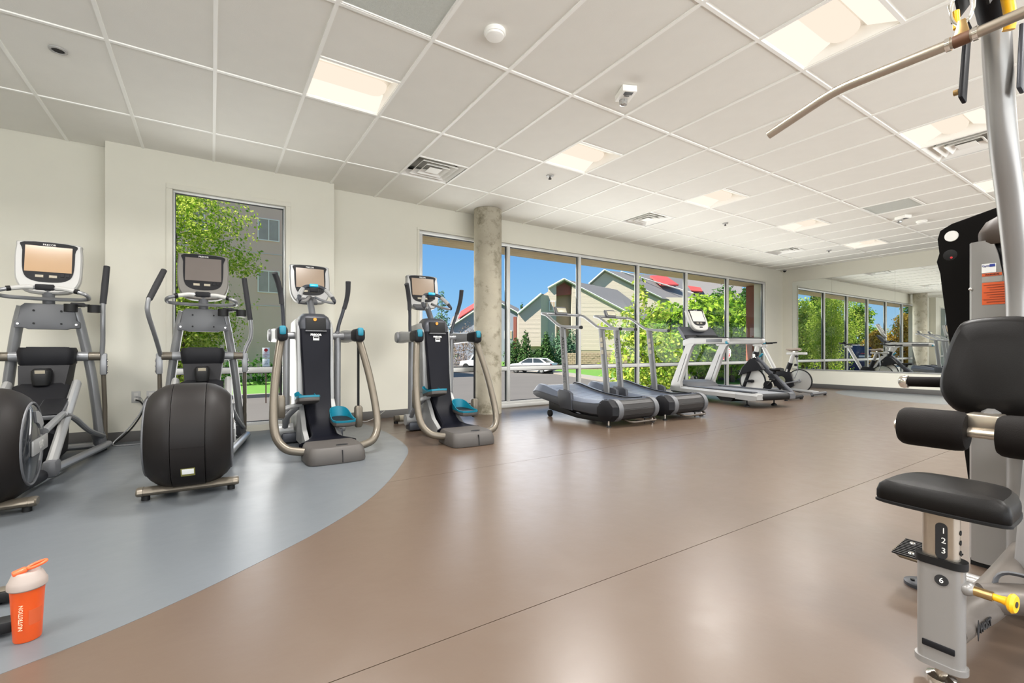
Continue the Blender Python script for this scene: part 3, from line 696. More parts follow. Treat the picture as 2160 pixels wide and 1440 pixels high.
# houses -------------------------------------------------------------------------
m_side = P('siding_beige', (204, 188, 170), 0.8, var=0.03)
m_side2 = P('siding_tan', (176, 156, 132), 0.8, var=0.05)
m_trimw = P('trim_white', (236, 234, 228), 0.6, var=0.01)
m_shing = P('shingle_grey', (124, 118, 116), 0.9, var=0.2, scale=5, bump=0.3, bscale=20)
m_redroof = P('roof_red', (196, 70, 66), 0.7, var=0.1)
m_rust = P('porch_red', (150, 84, 72), 0.8, var=0.1)
def siding(poly, y, step=0.16, th=0.02):
    """lapped boards filling the polygon (x,z) in the plane y, facing -y"""
    zs = [p[1] for p in poly]; z = min(zs); mb = MB(); n = len(poly)
    def span(zz):
        xs = []
        for i in range(n):
            (x0, z0), (x1, z1) = poly[i], poly[(i + 1) % n]
            if (z0 - zz) * (z1 - zz) < 0 or z0 == zz: 
                if z1 != z0: xs.append(x0 + (zz - z0) * (x1 - x0) / (z1 - z0))
        return (min(xs), max(xs)) if len(xs) >= 2 else None
    while z < max(zs) - 1e-3:
        z1 = min(z + step, max(zs) - 1e-3); s = span(z + 1e-4); e = span(z1 - 1e-4)
        if s and e:
            mb.add([(s[0], y - th, z), (s[1], y - th, z), (e[1], y - 0.002, z1), (e[0], y - 0.002, z1), (s[0], y + 0.05, z), (s[1], y + 0.05, z), (e[1], y + 0.05, z1), (e[0], y + 0.05, z1)],
                   [(0, 1, 2, 3), (4, 7, 6, 5), (0, 4, 5, 1), (2, 6, 7, 3), (1, 5, 6, 2), (0, 3, 7, 4)])
        z += step
    return mb
def slab(q, th=0.15):
    q = [Vector(p) for p in q]; n = (q[1] - q[0]).cross(q[3] - q[0]).normalized() * th
    return MB().add([*q, *[p - n for p in q]], [(0, 1, 2, 3), (7, 6, 5, 4), (0, 4, 5, 1), (1, 5, 6, 2), (2, 6, 7, 3), (3, 7, 4, 0)])
def hp(u, v, d, D):    # corner of a house in its own axes (house origin at distance D ahead)
    return (px(u, d), (d - D) * KH, pz(v, d) - GZ)
def hpx(u, d): return px(u, d)
D = 45.0
hA = thing('siding_house', 'beige lap-siding house with steep gable and recessed porch beyond the parked car', 'house', (*site(0, D * KH), GZ), -YAW)
zb = 0.0
w1 = [(px(1093, 45), 2.7), (px(1141, 45), 2.7), (px(1141, 45), pz(620, 45) - GZ), (px(1093, 45), pz(661, 45) - GZ)]
stuff(obj('siding', siding(w1, 0), m_side, hA, smooth=0))
w2 = [(px(1156, 46), 2.7), (px(1173, 46), 2.7), (px(1173, 46), pz(598, 46) - GZ), (px(1156, 46), pz(608, 46) - GZ)]
stuff(obj('siding', siding(w2, 1.0), m_side, hA, smooth=0))
w3 = [(px(1206, 46), 0.0 + 2.2), (px(1336, 46), 2.2), (px(1336, 46), pz(664, 46) - GZ), (px(1206, 46), pz(602, 46) - GZ)]
stuff(obj('siding', siding(w3, 1.0), m_side, hA, smooth=0))
obj('wall', MB().prism([(px(1093, 45), -0.0), (px(1093, 45), 6.75), (px(1141, 45), 9.1), (px(1141, 45), 0.0)], 'xz', 0.8 + 0.06, 8), m_side, hA, smooth=0)
obj('wall', MB().prism([(px(1141, 45), 0.0), (px(1141, 45), 9.05), (px(1173, 46), 10.3), (px(1173, 46), 0.0)], 'xz', 1.06, 9), m_side, hA, smooth=0)
obj('lower_wall', MB().bx(px(1093, 45), px(1173, 46), 0.9, 1.0, 0, 2.7), m_side2, hA, smooth=0)
obj('lower_wall', MB().bx(px(1206, 46), px(1336, 46), 1.02, 1.1, 0, 2.2), m_side2, hA, smooth=0)
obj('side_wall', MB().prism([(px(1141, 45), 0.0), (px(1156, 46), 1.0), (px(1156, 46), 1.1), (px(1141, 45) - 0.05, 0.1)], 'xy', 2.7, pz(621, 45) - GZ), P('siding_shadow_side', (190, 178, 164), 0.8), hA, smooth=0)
obj('porch_back', MB().bx(px(1171, 46), px(1208, 46), 2.6, 2.7, 0, 10.6), m_side2, hA, smooth=0)
obj('porch_gable', MB().prism([(px(1174, 46), pz(623, 46) - GZ), (px(1205, 46), pz(620, 46) - GZ), (px(1205, 46), pz(604, 46) - GZ), (px(1190, 46), pz(594, 46) - GZ), (px(1174, 46), pz(603, 46) - GZ)], 'xz', 1.7, 1.8), m_rust, hA, smooth=0)
obj('porch_side', MB().bx(px(1206, 46), px(1206, 46) + 0.1, 1.0, 2.7, 0, 10.0).bx(px(1173, 46) - 0.1, px(1173, 46), 1.0, 2.7, 0, 10.2), m_side, hA, smooth=0)
wf = obj('window', MB().bx(px(1158, 46), px(1171, 46), 0.93, 1.0, pz(656, 46) - GZ, pz(635, 46) - GZ), m_trimw, hA, smooth=0)
obj('pane', MB().bx(px(1159.3, 46), px(1164, 46), 0.915, 0.93, pz(655, 46) - GZ, pz(636.5, 46) - GZ), m_far, wf, smooth=0); obj('pane', MB().bx(px(1165, 46), px(1169.8, 46), 0.915, 0.93, pz(655, 46) - GZ, pz(636.5, 46) - GZ), m_far, wf, smooth=0)
def rake(a, b, w=0.22):
    return MB().tube([a, b], w, 4, ry=0.12)
obj('rake_board', rake(hp(1156, 607, 45.6, D), hp(1190, 588, 45.6, D)), m_trimw, hA); obj('rake_board', rake(hp(1190, 588, 45.6, D), hp(1338, 666, 45.6, D)), m_trimw, hA)
obj('rake_board', rake(hp(1092, 661, 44.7, D), hp(1142, 619, 44.7, D), 0.14), m_trimw, hA)
obj('roof', slab([hp(1190, 589, 45.8, D), hp(1338, 667, 45.8, D), hp(1420, 700, 52, D), hp(1302, 611, 60, D)]), m_shing, hA, smooth=0)
obj('roof', slab([hp(1156, 608, 45.8, D), hp(1190, 589, 45.8, D), hp(1302, 611, 60, D), hp(1240, 640, 60, D)]), m_shing, hA, smooth=0)
obj('roof', slab([hp(1092, 661, 44.8, D), hp(1142, 619, 44.8, D), hp(1170, 625, 53, D), hp(1125, 660, 53, D)]), m_shing, hA, smooth=0)
D = 62.0
hB = thing('upper_house', 'second beige house higher behind the trees with grey roof and red roof patch', 'house', (*site(0, D * KH), GZ), -YAW)
w1 = [(px(1243, D), 2.0), (px(1392, D), 2.0), (px(1392, D), pz(628, D) - GZ), (px(1275, D), pz(571, D) - GZ), (px(1243, D), pz(598, D) - GZ)]
stuff(obj('siding', siding(w1, 0, 0.2), m_side, hB, smooth=0))
obj('wall', MB().prism(w1, 'xz', 0.06, 9), m_side, hB, smooth=0)
obj('roof', slab([hp(1275, 570, 61.6, D), hp(1395, 629, 61.6, D), hp(1475, 640, 70, D), hp(1440, 586, 88, D)]), m_shing, hB, smooth=0)
obj('roof', slab([hp(1242, 599, 61.6, D), hp(1275, 570, 61.6, D), hp(1440, 586, 88, D), hp(1400, 610, 88, D)]), m_shing, hB, smooth=0)
obj('rake_board', rake(hp(1242, 598, 61.5, D), hp(1275, 569, 61.5, D)), m_trimw, hB); obj('rake_board', rake(hp(1275, 569, 61.5, D), hp(1395, 628, 61.5, D)), m_trimw, hB)
obj('rake_board', rake(hp(1310, 573, 66, D), hp(1462, 618, 68, D)), m_trimw, hB)
obj('red_roof_patch', slab([hp(1372, 581, 71, D), hp(1396, 600, 67, D), hp(1432, 600, 70, D), hp(1402, 580, 78, D)], 0.3), m_redroof, hB, smooth=0)
obj('wall', MB().bx(px(1392, 63), px(1475, 70), 1.5, 8, 0.5, pz(632, 66) - GZ), m_side, hB, smooth=0)
obj('window', MB().bx(px(1355, D), px(1362, D), -0.1, 0.0, pz(648, D) - GZ, pz(610, D) - GZ), m_far, hB, smooth=0)
D = 98.0
hD = thing('far_house', 'far grey-roofed house with red roof panel near the right end of the windows', 'house', (*site(0, D * KH), GZ), -YAW)
obj('wall', MB().bx(px(1440, D), px(1560, D), 0, 8, 0, pz(630, D) - GZ), m_side, hD, smooth=0)
obj('roof', slab([hp(1425, 632, 96, D), hp(1575, 634, 96, D), hp(1560, 590, 104, D), hp(1410, 586, 104, D)]), m_shing, hD, smooth=0)
obj('red_roof_patch', slab([hp(1455, 612, 97, D), hp(1482, 614, 97, D), hp(1478, 606, 99, D), hp(1450, 602, 99, D)], 0.4), m_redroof, hD, smooth=0)
D = 66.0
hC = thing('blue_grey_house', 'blue-grey house with red roof beside the concrete column', 'house', (*site(0, D * KH), GZ), -YAW)
m_bg = P('siding_bluegrey', (150, 152, 166), 0.8, var=0.04)
w1 = [(px(950, D), 0), (px(1096, D), 0), (px(1096, D), pz(661, D) - GZ), (px(1040, D), pz(630, D) - GZ), (px(1000, D), pz(650, D) - GZ), (px(950, D), pz(690, D) - GZ)]
obj('wall', MB().prism(w1, 'xz', 0, 9), m_bg, hC, smooth=0)
obj('roof', slab([hp(947, 690, D - 0.3, D), hp(1002, 650, D - 0.3, D), hp(1000, 640, D + 9, D), hp(955, 668, D + 9, D)]), m_shing, hC, smooth=0)
obj('red_roof_patch', slab([hp(966, 671, D - 0.25, D), hp(1001, 648, D - 0.25, D), hp(1000, 639, D + 8, D), hp(972, 656, D + 8, D)]), m_redroof, hC, smooth=0)
obj('roof', slab([hp(1000, 650, D - 0.3, D), hp(1040, 630, D - 0.3, D), hp(1040, 624, D + 9, D), hp(1000, 640, D + 9, D)]), m_shing, hC, smooth=0)
obj('roof', slab([hp(1040, 629, D - 0.3, D), hp(1098, 662, D - 0.3, D), hp(1094, 650, D + 9, D), hp(1040, 624, D + 9, D)]), m_shing, hC, smooth=0)
obj('rake_board', rake(hp(1040, 630, D - 0.4, D), hp(1097, 662, D - 0.4, D)), m_trimw, hC); obj('rake_board', rake(hp(948, 690, D - 0.4, D), hp(1040, 630, D - 0.4, D)), m_trimw, hC)
obj('shutter', MB().bx(px(1083, D), px(1090, D), -0.1, 0, 0.5, pz(668, D) - GZ), m_rust, hC, smooth=0)
for u in (1064, 1074):
    wf = obj('window', MB().bx(px(u, D), px(u + 6, D), -0.1, 0, 4.3, 5.8), m_trimw, hC, smooth=0); obj('pane', MB().bx(px(u + 0.8, D), px(u + 5.2, D), -0.13, -0.1, 4.4, 5.7), m_far, wf, smooth=0)
px, pz = px0, pz0
# block retaining wall by the lawn
m_blk = P('wall_block', (168, 146, 124), 0.9, var=0.2, scale=1.5, bump=0.4, bscale=12)
D = 50.0
rwT = struct('retaining_wall', MB().bx(0, 7.6, 0.14, 0.4, 0, 1.8), P('block_joint', (96, 84, 74), 0.95))
rwT.location = (*site(px(1187, D), D), GZ + 0.1); rwT.rotation_euler = (0, 0, -YAW - 0.06)
_bm = MB().bx(-0.2, 0.2, 0, 0.16, 0, 0.185, 0.02).mesh('block', 0); _bm.materials.append(m_blk)
for r in range(9):
    for k in range(18):
        o = obj('block', _bm, m_blk, rwT); o.location = (0.22 + k * 0.42 + (0.21 if r % 2 else 0), random.uniform(-0.02, 0.02), r * 0.2)
# fence and grey wall at the right
D = 32.0
fw = struct('street_wall', MB().bx(0, 12, 0, 0.3, 0, 1.55), P('street_wall_grey', (98, 94, 96), 0.9, var=0.3, scale=2))
fw.location = (*site(px(1425, D), D), GZ + 0.1); fw.rotation_euler = (0, 0, -YAW - 0.04)
fe = thing('wire_fence', 'pale metal rail fence on top of the grey street wall', 'fence', (*site(px(1425, D), D), GZ + 1.65), -YAW - 0.04)
for k in range(13): obj('post', MB().cyl((0.1 + k * 0.95, 0.15, 0), (0.1 + k * 0.95, 0.15, 0.55), 0.025, 6), m_lsilver, fe)
for z in (0.54, 0.28): obj('rail', MB().cyl((0, 0.15, z), (11.8, 0.15, z), 0.018, 6), m_lsilver, fe)
# parked car ------------------------------------------------------------------------
m_car = P('car_white', (228, 228, 230), 0.25, var=0.01, coat=0.5)
m_cglass = P('car_glass', (50, 58, 66), 0.08, var=0.1)
m_tyre = P('tyre', (28, 28, 28), 0.8)
def car(loc, rz):
    t = thing('parked_car', 'white saloon car parked along the far kerb', 'car', loc, rz)
    # profile along x (front = +x)
    lower = [(-2.35, 0.38), (-2.38, 0.72), (-2.30, 0.98), (-1.85, 1.03), (1.1, 0.98), (1.9, 0.88), (2.28, 0.72), (2.33, 0.40), (1.9, 0.22), (-1.9, 0.22)]
    rings = []
    for y, k in ((-0.90, 0.94), (-0.86, 0.985), (-0.6, 1.0), (0.6, 1.0), (0.86, 0.985), (0.90, 0.94)):
        rings.append([(x * (1 if abs(y) < 0.7 else 0.985 if abs(y) < 0.88 else 0.96), y, 0.6 + (z - 0.6) * k) for x, z in lower])
    obj('body', MB().loft(rings), m_car, t)
    cab = [(-1.80, 1.0), (-1.15, 1.38), (-0.6, 1.44), (0.15, 1.43), (1.05, 0.97)]
    gr = []
    for y, s in ((-0.78, 0.0), (-0.66, 1.0), (0.66, 1.0), (0.78, 0.0)):
        gr.append([(x, (0.66 + 0.14 * (1.44 - z) / 0.47) * (1 if y > 0 else -1) * (0.98 if s == 0 else 0.9), z if s else z) for x, z in cab])
    obj('greenhouse', MB().loft([gr[0], gr[3]]), m_cglass, t)
    roof = [(-1.22, 1.36), (-1.1, 1.415), (-0.6, 1.465), (0.1, 1.455), (0.25, 1.40), (0.1, 1.42), (-0.6, 1.43), (-1.1, 1.385)]
    obj('roof_panel', MB().loft([[(x, y, z) for x, z in roof] for y in (-0.68, 0.68)]), m_car, t)
    for s in (-1, 1):
        obj('pillar', MB().tube([(-1.82, s * 0.79, 1.0), (-1.15, s * 0.68, 1.40)], 0.06, 6), m_car, t); obj('pillar', MB().tube([(0.18, s * 0.69, 1.42), (1.05, s * 0.79, 0.98)], 0.035, 6), m_car, t); obj('pillar', MB().tube([(-0.4, s * 0.70, 1.42), (-0.45, s * 0.79, 1.0)], 0.04, 6), m_car, t)
        for x in (-1.42, 1.40):
            w = obj('wheel', MB().lathe([(0.30, -0.09), (0.325, -0.07), (0.325, 0.07), (0.30, 0.09)], (x, s * 0.82, 0.325), (0, 1, 0), 20), m_tyre, t)
            obj('hubcap', MB().lathe([(0.20, 0.085), (0.19, 0.10), (0.05, 0.105)], (x, s * 0.82, 0.325), (0, s, 0), 14), m_lsilver, w)
        obj('tail_light', MB().box((-2.30, s * 0.66, 0.85), (0.08, 0.34, 0.12), bev=0.02), P('tail_red', (160, 30, 28), 0.2), t)
        obj('door_mirror', MB().box((0.75, s * 0.95, 1.0), (0.12, 0.18, 0.1), bev=0.03), m_car, t)
    obj('bumper', MB().box((-2.34, 0, 0.45), (0.1, 1.5, 0.18), bev=0.04), m_dark, t)
    obj('number_plate', MB().box((-2.40, 0, 0.72), (0.02, 0.5, 0.12)), m_white, t)
    return t
cx, cy = site(px(1124, 44.5), 44.5); car((cx, cy, GZ), -YAW + math.radians(148))
# white off-roader partly behind trainer
sx, sy = site(px(1012, 52), 52)
t = thing('parked_van', 'white vehicle half hidden behind the concrete column', 'car', (sx, sy, GZ), -YAW + math.radians(165))
obj('body', MB().loft([[(-2.1, y, 0.45), (-2.15, y, 1.0), (-1.9, y * 0.95, 1.75), (0.5, y * 0.95, 1.75), (0.95, y, 1.1), (2.0, y, 1.0), (2.1, y, 0.5)] for y in (-0.9, 0.9)]), m_car, t)
for s in (-1, 1):
    obj('side_glass', MB().prism([(-1.8, 1.12), (-1.7, 1.62), (0.4, 1.62), (0.72, 1.12)], 'xz', min(s * 0.885, s * 0.91), max(s * 0.885, s * 0.91)), m_cglass, t, smooth=0)
    for x in (-1.35, 1.35): obj('wheel', MB().lathe([(0.34, -0.1), (0.37, -0.07), (0.37, 0.07), (0.34, 0.1)], (x, s * 0.85, 0.37), (0, 1, 0), 18), m_tyre, t)
# van in the mirror
t = thing('delivery_van', 'dark blue delivery van seen in the mirror with white side marks', 'van', (-17.8, 16.4, GZ), math.radians(75))
m_van = P('van_blue', (36, 46, 82), 0.3, var=0.05)
obj('body', MB().prism([(-2.7, 0.35), (-2.75, 2.5), (-2.6, 2.6), (1.3, 2.6), (1.95, 1.5), (2.8, 1.25), (2.9, 0.5), (2.7, 0.35)], 'xz', -1.0, 1.0, 0.05), m_van, t)
for s in (-1, 1):
    for x in (-1.7, 1.8): obj('wheel', MB().lathe([(0.34, -0.1), (0.36, -0.07), (0.36, 0.07), (0.34, 0.1)], (x, s * 0.92, 0.36), (0, 1, 0), 18), m_tyre, t)
    obj('side_glass', MB().prism([(0.9, 1.5), (0.9, 2.2), (1.4, 2.2), (1.75, 1.5)], 'xz', min(s * 0.995, s * 1.01), max(s * 0.995, s * 1.01)), m_cglass, t, smooth=0)
    obj('side_mark', MB().box((-1.3, s * 1.004, 1.95), (0.5, 0.008, 0.06)), P('mark_red', (200, 60, 70), 0.5), t); obj('side_mark', MB().box((-1.3, s * 1.004, 1.72), (0.75, 0.008, 0.14)), m_wprint, t); obj('side_mark', MB().box((-1.3, s * 1.004, 1.42), (0.7, 0.008, 0.16)), m_wprint, t)
# street signs ---------------------------------------------------------------------------
m_red = P('sign_red', (196, 30, 40), 0.4, var=0.03)
D = 24.0; x, y = site(px(1528.5, D), D)
t = thing('stop_sign', 'red octagonal stop sign half hidden by a window mullion', 'sign', (x, y, GZ), -YAW - 0.42 - 0.72)
obj('post', MB().box((0, 0.03, 1.0), (0.05, 0.03, 2.2)), m_lsilver, t)
_oct = lambda r: [(r * math.cos(math.radians(22.5 + 45 * k)), 2.05 + r * math.sin(math.radians(22.5 + 45 * k))) for k in range(8)]
obj('border', MB().prism(_oct(0.41), 'xz', -0.004, 0.004), m_wprint, t, smooth=0); obj('face', MB().prism(_oct(0.385), 'xz', -0.008, -0.004), m_red, t, smooth=0)
lettering('STOP', 0.34, m_wprint, t, face_mat((0, -0.010, 2.05), (0, -1, 0)), bold=0.006)
D = 19.0; x, y = site(px(561, D), D)
t = thing('parking_sign', 'pair of small red and white street signs on a post outside the tall window', 'sign', (x, y, GZ), -YAW + math.atan((561 - 1080) / 971.2) * -1)
obj('post', MB().box((0, 0.03, 1.15), (0.05, 0.03, 2.3)), P('post_rust', (150, 110, 90), 0.8), t)
obj('upper_plate', MB().box((0, 0, 2.08), (0.26, 0.008, 0.42), bev=0.01), m_wprint, t); obj('lower_plate', MB().box((0, 0, 1.66), (0.26, 0.008, 0.36), bev=0.01), m_wprint, t)
obj('symbol', MB().lathe([(0.07, 0), (0.07, 0.004)], (0, -0.006, 2.19), (0, -1, 0), 20), m_red, t)
for z, s, w in ((2.07, 'NO', 0.07), (1.99, 'PARKING', 0.055), (1.92, 'ANY', 0.05), (1.78, 'TIME', 0.06), (1.70, 'FIRE', 0.06), (1.62, 'LANE', 0.06)):
    lettering(s, w, m_red if z > 1.85 else m_ink, t, face_mat((0, -0.006, z), (0, -1, 0)))
# ------------------------------------------------------------------ cardio machines
m_scr_refl = P('screen_warm_reflection', (170, 140, 108), 0.15, var=0.12, scale=3, emit=0.08)  # warm reflection put into the colour and a faint glow
m_scr = P('screen_grey', (104, 97, 93), 0.12, var=0.08, scale=4)
m_key = P('key_pale', (160, 152, 134), 0.5)
m_grip = P('grip_foam', (40, 40, 43), 0.8, var=0.15, bump=0.2, bscale=300)
m_pad = P('step_pad', (66, 62, 59), 0.6, var=0.06, bump=0.05, bscale=300)
m_gunmetal = P('gunmetal', (64, 66, 72), 0.4, metal=0.4, var=0.05)
def console(parent, loc, tilt, w=0.41, h=0.43, shell=m_lsilver, scr=m_scr, name='console'):
    """console head whose face looks toward -y and up by tilt"""
    def tr(x, z, y):   # face coords to parent
        c, s = math.cos(tilt), math.sin(tilt)
        return (loc[0] + x, loc[1] + y * c + z * s, loc[2] + z * c - y * s)
    def slab_(outl, y0, y1, round_=0.0, inset=0.0):
        n = len(outl); rings = []
        ys = [(y0, 1 - round_), (y0 + (y1 - y0) * 0.18, 1.0), (y0 + (y1 - y0) * 0.8, 1.0), (y1, 1 - round_ * 1.5)]
        for y, k in ys: rings.append([tr(x * k, z * k, y) for x, z in outl])
        return MB().loft(rings)
    hw = w / 2
    outl = spline([(-hw * 0.80, h * 0.5, 0), (hw * 0.80, h * 0.5, 0), (hw * 0.98, h * 0.40, 0), (hw, 0.0, 0), (hw * 0.92, -h * 0.32, 0), (hw * 0.55, -h * 0.5, 0), (-hw * 0.55, -h * 0.5, 0), (-hw * 0.92, -h * 0.32, 0), (-hw, 0, 0), (-hw * 0.98, h * 0.40, 0)], 4, closed=True)
    c = obj(name, slab_([(p.x, p.y) for p in outl], -0.028, 0.05, 0.05), shell, parent)
    bz = spline([(-hw * 0.74, h * 0.47, 0), (hw * 0.74, h * 0.47, 0), (hw * 0.78, h * 0.3, 0), (hw * 0.74, -h * 0.12, 0), (hw * 0.5, -h * 0.27, 0), (0, -h * 0.305, 0), (-hw * 0.5, -h * 0.27, 0), (-hw * 0.74, -h * 0.12, 0), (-hw * 0.78, h * 0.3, 0)], 4, closed=True)
    obj('bezel', slab_([(p.x, p.y) for p in bz], -0.033, -0.02), m_dark, c)
    sw, z0, z1 = hw * 0.70, -h * 0.105, h * 0.405
    obj('screen', MB().loft([[tr(-sw, z0, -0.0335), tr(sw, z0, -0.0335), tr(sw, z1, -0.0335), tr(-sw, z1, -0.0335)], [tr(-sw, z0, -0.036), tr(sw, z0, -0.036), tr(sw, z1, -0.036), tr(-sw, z1, -0.036)]]), scr, c, smooth=0)
    for x in (-0.055, 0.03):
        obj('key', MB().loft([[tr(x - 0.026, -0.098, -0.0335), tr(x + 0.026, -0.098, -0.0335), tr(x + 0.026, -0.074, -0.0335), tr(x - 0.026, -0.074, -0.0335)], [tr(x - 0.024, -0.096, -0.037), tr(x + 0.024, -0.096, -0.037), tr(x + 0.024, -0.076, -0.037), tr(x - 0.024, -0.076, -0.037)]]), m_key, c, smooth=0)
    for x in (0.088, 0.122):
        obj('key', MB().loft([[tr(x - 0.012, -0.088, -0.0335), tr(x + 0.012, -0.088, -0.0335), tr(x + 0.012, -0.055, -0.0335), tr(x - 0.012, -0.055, -0.0335)], [tr(x - 0.011, -0.086, -0.037), tr(x + 0.011, -0.086, -0.037), tr(x + 0.011, -0.057, -0.037), tr(x - 0.011, -0.057, -0.037)]]), m_dark, c, smooth=0)
    M = face_mat(tr(0, h * 0.437, -0.0345), (0, -math.cos(tilt), math.sin(tilt)))
    lettering('PRECOR', 0.022, m_wprint, c, M)
    obj('badge', MB().loft([[tr(-0.035, -h * 0.40, -0.0285), tr(0.035, -h * 0.40, -0.0285), tr(0.035, -h * 0.345, -0.0285), tr(-0.035, -h * 0.345, -0.0285)], [tr(-0.033, -h * 0.395, -0.036), tr(0.033, -h * 0.395, -0.036), tr(0.033, -h * 0.35, -0.036), tr(-0.033, -h * 0.35, -0.036)]]), m_dark, c, smooth=0)
    return c
def sector(r, x0, x1, a0, a1, cy, cz, th=0.006, n=10):
    """curved plate on a drum round the x axis; angle 0 = -y, 90 = down"""
    rings = []
    for k in range(n + 1):
        a = math.radians(a0 + (a1 - a0) * k / n); dy, dz = -math.cos(a), -math.sin(a)
        rings.append([(x0, cy + dy * r, cz + dz * r), (x1, cy + dy * r, cz + dz * r), (x1, cy + dy * (r + th), cz + dz * (r + th)), (x0, cy + dy * (r + th), cz + dz * (r + th))])
    return MB().loft(rings)

def elliptical(label, loc, rz, arms, pedals, scr, shell):
    t = thing('elliptical_trainer', label, 'elliptical', loc, rz, 'drum ellipticals')
    CY, CZ = 0.10, 0.375
    # rear foot
    b = obj('rear_foot_bar', MB().tube([(-0.235, 0, 0.055), (0.235, 0, 0.055)], 0.05, 14, ry=0.027, up=(0, 0, 1)), m_bronze, t)
    for s in (-1, 1):
        obj('end_cap', MB().tube([(s * 0.236, 0, 0.055), (s * 0.262, 0, 0.055), (s * 0.27, 0, 0.055)], [0.052, 0.05, 0.042], 14, ry=[0.029, 0.028, 0.022]), m_bronze, b)
        obj('rubber_foot', MB().cyl((s * 0.225, 0, 0.0), (s * 0.225, 0, 0.03), 0.022, 12), m_black, b)
    # drum
    d = obj('drum_housing', MB().lathe([(0.05, -0.086), (0.333, -0.086), (0.335, -0.076), (0.335, 0.076), (0.333, 0.086), (0.05, 0.086)], (0, CY, CZ), (1, 0, 0), 48), m_drum, t)
    for s in (-1, 1):
        obj('side_shell', MB().lathe([(0.05, 0.089), (0.331, 0.089), (0.332, 0.096), (0.324, 0.130), (0.303, 0.170), (0.276, 0.202), (0.252, 0.220), (0.244, 0.224), (0.05, 0.224)], (0, CY, CZ), (s, 0, 0), 48), m_drum, d)
        r = obj('wheel_cover', MB().lathe([(0.246, 0.222), (0.246, 0.229), (0.240, 0.233), (0.232, 0.229), (0.232, 0.224)], (0, CY, CZ), (s, 0, 0), 44), m_grey, t)
        obj('clear_disc', MB().lathe([(0.231, 0.224), (0.210, 0.234), (0.10, 0.240), (0.01, 0.242)], (0, CY, CZ), (s, 0, 0), 40), P('disc_smoke', (44, 46, 50), 0.08, var=0.5, scale=9), r)
        obj('crank_sweep', MB().prism([(CY + 0.19 * math.cos(a), CZ + 0.19 * math.sin(a)) for a in np.linspace(0.5, 1.7, 7)] + [(CY + 0.12 * math.cos(a), CZ + 0.12 * math.sin(a)) for a in np.linspace(1.5, 0.7, 7)], 'yz', min(s * 0.236, s * 0.246), max(s * 0.236, s * 0.246)), m_silver, r)
        bd_ = obj('badge_bar', MB().box((s * 0.246, CY + 0.07, CZ - 0.02), (0.012, 0.34, 0.09), bev=0.03), m_lsilver, r)
        lettering('EFX', 0.055, m_white, bd_, face_mat((s * 0.253, CY + 0.07, CZ - 0.02), (s, 0, 0)), bold=0.003)
    obj('access_panel', sector(0.333, -0.085, 0.085, 6, 78, CY, CZ), m_drum, d)
    st = obj('service_label', sector(0.3395, -0.030, 0.030, 30, 37, CY, CZ, 0.0012, 4), m_wprint, d); obj('label_border', sector(0.3392, -0.036, 0.036, 29, 40, CY, CZ, 0.0008, 4), P('label_olive', (120, 118, 60), 0.6), d)
    # base frame
    for s in (-1, 1):
        obj('base_rail', MB().tube(fillet([(s * 0.13, 0.30, 0.09), (s * 0.16, 0.62, 0.075), (s * 0.35, 1.82, 0.05), (s * 0.37, 1.95, 0.05)], 0.1), 0.036, 12, ry=0.03), m_silver, t)
        obj('rail_boot', MB().tube([(s * 0.125, 0.30, 0.085), (s * 0.155, 0.62, 0.075)], 0.05, 12, ry=0.045), m_dark, t)
    fb = obj('front_foot_bar', MB().tube([(-0.39, 1.95, 0.045), (0.39, 1.95, 0.045)], 0.05, 14, ry=0.028), m_silver, t)
    for s in (-1, 1): obj('rubber_foot', MB().cyl((s * 0.34, 1.95, 0.0), (s * 0.34, 1.95, 0.02), 0.024, 12), m_black, fb)
    # ramp
    for s in (-1, 1):
        obj('ramp_rail', MB().tube([(s * 0.205, 0.68, 0.13), (s * 0.205, 1.60, 0.64)], 0.032, 10, ry=0.045), m_lsilver, t)
        obj('rail_shoe', MB().box((s * 0.205, 0.70, 0.11), (0.08, 0.16, 0.12), bev=0.03), m_grey, t)
    rp = obj('ramp_cover', MB().loft([[(-0.17, y, z - 0.07), (0.17, y, z - 0.07), (0.17, y - 0.02, z), (0.12, y - 0.03, z + 0.025), (-0.12, y - 0.03, z + 0.025), (-0.17, y - 0.02, z)] for y, z in ((1.02, 0.30), (1.25, 0.43), (1.48, 0.56), (1.60, 0.63))]), m_dark, t)
    lettering('PRECOR', 0.05, m_grey, rp, face_mat((0, 1.40, 0.548), (0, -0.49, 0.87), (0, 1, 0)))
    obj('lift_tower', MB().loft([[(-a, y0, z), (a, y0, z), (a * 1.05, (y0 + y1) / 2, z), (a, y1, z), (-a, y1, z), (-a * 1.05, (y0 + y1) / 2, z)] for a, y0, y1, z in ((0.11, 1.50, 1.86, 0.04), (0.12, 1.50, 1.88, 0.35), (0.135, 1.55, 1.90, 0.62), (0.155, 1.64, 1.92, 0.80))]), m_dark, t)
    hb = obj('hub_housing', MB().loft([[(x, y, z) for x, y in rrect(w, dd, 0.05, 3, 0, 1.79)] for w, dd, z in ((0.26, 0.20, 0.765), (0.34, 0.25, 0.81), (0.355, 0.27, 0.91), (0.33, 0.26, 0.95))]), m_dark, t)
    obj('tray', MB().box((0, 1.78, 0.951), (0.24, 0.17, 0.008), bev=0.003), m_navy, hb)
    pod = obj('sensor_pod', MB().loft([[(x, y, z) for x, y in rrect(w, 0.12, 0.03, 3, 0, yy)] for w, yy, z in ((0.10, 1.56, 0.64), (0.115, 1.55, 0.70), (0.12, 1.56, 0.755), (0.09, 1.58, 0.775))]), m_black, t)
    obj('pod_label', MB().box((0, 1.497, 0.745), (0.06, 0.006, 0.035), rot=(0.3, 0, 0)), m_key, pod)
